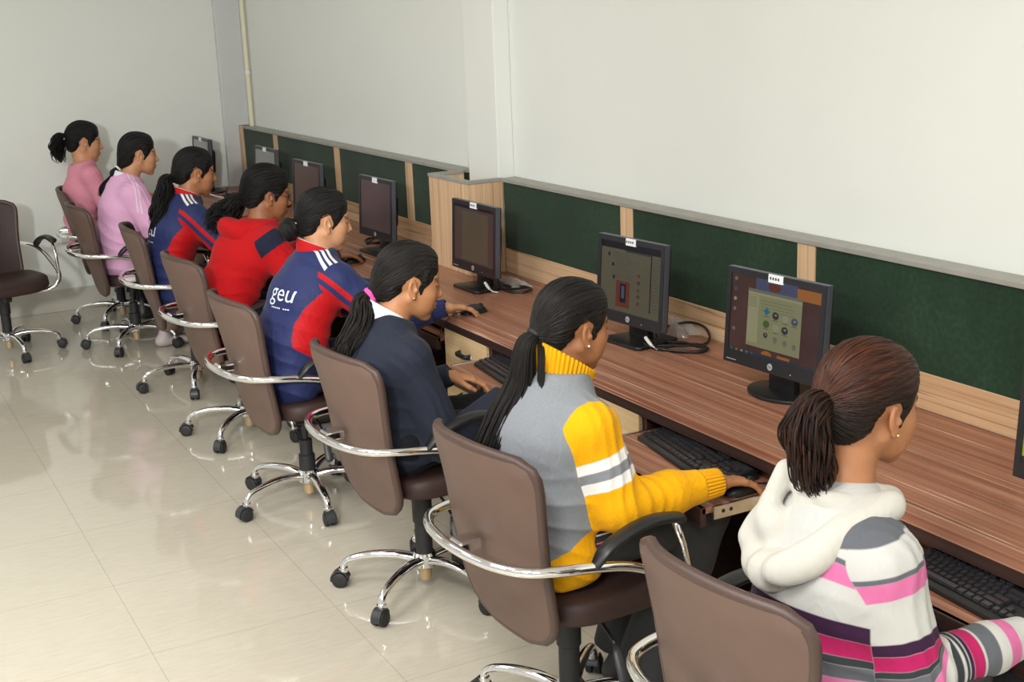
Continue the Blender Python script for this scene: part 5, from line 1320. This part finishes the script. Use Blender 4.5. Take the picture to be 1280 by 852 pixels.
# 7 lilac sweater
LIL = lin(222, 170, 206)
c2 = dict(label='person in a lilac sweater with white collar and shoulder stripes, smooth hair tied low', skin=SK[2], pelvis=(1.55, 7.93, .565), waist=(1.535, 7.93, .69), chest=(1.57, 7.93, .85), shoulder=(1.615, 7.93, .965), neck=(1.63, 7.93, 1.015),
    head=(1.705, 7.93, 1.15), head_rot=(-3, 6, 0), hs=1.04, sh=[(1.62, 7.765, .94), (1.62, 8.095, .94)], el=[(1.72, 7.70, .70), (1.72, 8.14, .70)], wr=[(1.95, 7.74, .76), (1.95, 8.08, .76)],
    hands=[dict(dir=(1, .1, -.12), curl=.4), dict(dir=(1, -.1, -.1), curl=.45)], tie=(-.108, 0, -.070), hair='black', hvol=1.0, seed=11, trousers=cloth('tan_trousers', lin(120, 100, 88)), garment='sweater', shoe=M['sandal'],
    fields=lambda P, at, L: {'across': at['td'], 'alat': np.abs(at['tl'])},
    cloth=cloth('lilac_knit', LIL, [('across', -.008, .0, lin(232, 206, 226), 'alat', .055, .30, 'tz', .36, 9), ('across', .012, .020, lin(232, 206, 226), 'alat', .055, .30, 'tz', .36, 9)], knit=500, bump=.15), g=.026, gh=.007, hem=.12, puff=.02, bag=.012, drape=.009, hh=.0035, th=.012, kn=[(1.97, 7.84, .555), (1.97, 8.02, .555)], an=[(1.72, 7.80, .09), (1.82, 8.03, .09)])
F2 = person(c2)
cap_strands(F2, (-.108, 0, -.070), 140, 'black', 22)
tail(F2, [('h', (-.10, 0, -.068)), ('h', (-.135, .01, -.10)), ('w', (1.56, 7.985, 1.02)), ('w', (1.50, 8.01, .965)), ('w', (1.465, 8.02, .91))], [.014, .028, .040, .040, .02], 200, 'black', wave=.004, wfreq=1.2, taper=.4, r0=.003, seed=12, flat=.7)
ring('hair_tie', F2['toW']((-.114, 0, -.076)), F2['H'] @ a_([.7, 0, .7]), .015, .007, M['white_plastic'], F2['body'], F2['org'], .1)
n_ = F2['nb']; collar('collar', n_+a_([-.018, 0, -.030]), n_+a_([-.004, 0, .030]), .072, .074, cloth('white_collar', lin(226, 226, 236), bump=.1, fold=0), F2['body'], F2['org'], open_front=.5, fold=(-.15, .088), tilt=-.25)

# 8 pink top, farthest
c1 = dict(label='person farthest away by the end wall, in a pink top with curly ponytail', skin=SK[2], pelvis=(1.50, 8.75, .565), waist=(1.475, 8.75, .70), chest=(1.495, 8.75, .86), shoulder=(1.52, 8.75, 1.01), neck=(1.525, 8.75, 1.065),
    head=(1.545, 8.75, 1.18), head_rot=(-6, 8, 0), hs=1.05, sh=[(1.535, 8.59, .98), (1.535, 8.91, .98)], el=[(1.62, 8.53, .73), (1.62, 8.96, .73)], wr=[(1.87, 8.62, .80), (1.87, 8.88, .80)],
    hands=[dict(dir=(1, .1, -.12), curl=.4), dict(dir=(1, -.1, -.1), curl=.45)], tie=(-.112, 0, .010), hair='black', hvol=1.0, seed=13, trousers=M['trouser_black'], garment='top',
    cloth=cloth('pink_jersey', lin(214, 140, 158), knit=700, bump=.12), g=.010, gh=.007, hem=.10, hh=.0035, th=.012, neckcut=(1.527, 8.75, 1.07), **std_legs(1.50, 8.75))
F1 = person(c1)
cap_strands(F1, (-.112, 0, .010), 120, 'black', 21)
tail(F1, [('h', (-.10, 0, .012)), ('h', (-.140, 0, .012)), ('h', (-.158, 0, -.03)), ('h', (-.150, 0, -.085)), ('h', (-.135, 0, -.14))], [.02, .042, .046, .040, .022], 200, 'black', wave=.016, wfreq=2.6, taper=.6, r0=.0034, seed=14, flat=.9)
hair_clip(F1, (-.118, 0, .02), M['white_plastic'], .03)
# ------------------------------------------------------------------ lights and camera
def area(name, loc, size, power, rot=(0, 0, 0), col=(1, 1, 1), sy=None):
    L = bpy.data.lights.new(name, 'AREA'); L.energy = power; L.color = col; L.size = size
    if sy: L.shape = 'RECTANGLE'; L.size_y = sy
    o = bpy.data.objects.new(name, L); COL.objects.link(o); o.location = loc; o.rotation_euler = rot; return o
for y, e in ((-1.2, 78), (1.0, 70), (3.2, 36), (5.6, 11), (8.0, 4)):
    for x in (-2.6, -.2):
        area('ceiling_fill', (x, y, ZC-.03), .6, e, (0, 0, 0), (1, .99, .965), 1.2)  # added fill panels out of view, strongest at the near end
# the photographer's flash, just left of the camera and aimed down the row
S = bpy.data.lights.new('camera_flash', 'SPOT'); S.energy = 560; S.spot_size = R(62); S.spot_blend = 1.0; S.shadow_soft_size = .14; S.color = (1, .99, .975)
so_ = bpy.data.objects.new('camera_flash', S); COL.objects.link(so_); so_.location = (-1.0, .3, 2.3)
so_.rotation_euler = (Vector((1.6, 8.5, .9))-Vector((-1.0, .3, 2.3))).to_track_quat('-Z', 'Y').to_euler()
w = bpy.data.worlds.new('ambient_fill'); scene.world = w; w.use_nodes = True  # even ambient fill, added through the room's open left and back sides
w.node_tree.nodes['Background'].inputs[0].default_value = (.92, .96, 1, 1); w.node_tree.nodes['Background'].inputs[1].default_value = .6

p, ya, ro, f = .2509107448695205, .4842405354385583, -.03911958644670102, 1624.7387793482997
fw = Vector((math.sin(ya)*math.cos(p), math.cos(ya)*math.cos(p), -math.sin(p)))
rt = Vector((math.cos(ya), -math.sin(ya), 0)); up = rt.cross(fw)
r2 = rt*math.cos(ro)+up*math.sin(ro); u2 = -rt*math.sin(ro)+up*math.cos(ro)
cam = bpy.data.cameras.new('camera'); co = bpy.data.objects.new('camera', cam); COL.objects.link(co)
cam.sensor_width = 36; cam.lens = f*36/1280; cam.clip_start = .05
mw = Matrix((r2, u2, -fw)).transposed().to_4x4(); mw.translation = (0, 0, 1.92); co.matrix_world = mw
scene.camera = co
vs = scene.view_settings; vs.view_transform = 'Standard'; vs.look = 'None'; vs.gamma = 1; vs.exposure = 0.17; vs.use_curve_mapping = False
scene.cycles.use_denoising = True; scene.cycles.max_bounces = 8; scene.cycles.caustics_reflective = False; scene.cycles.caustics_refractive = False
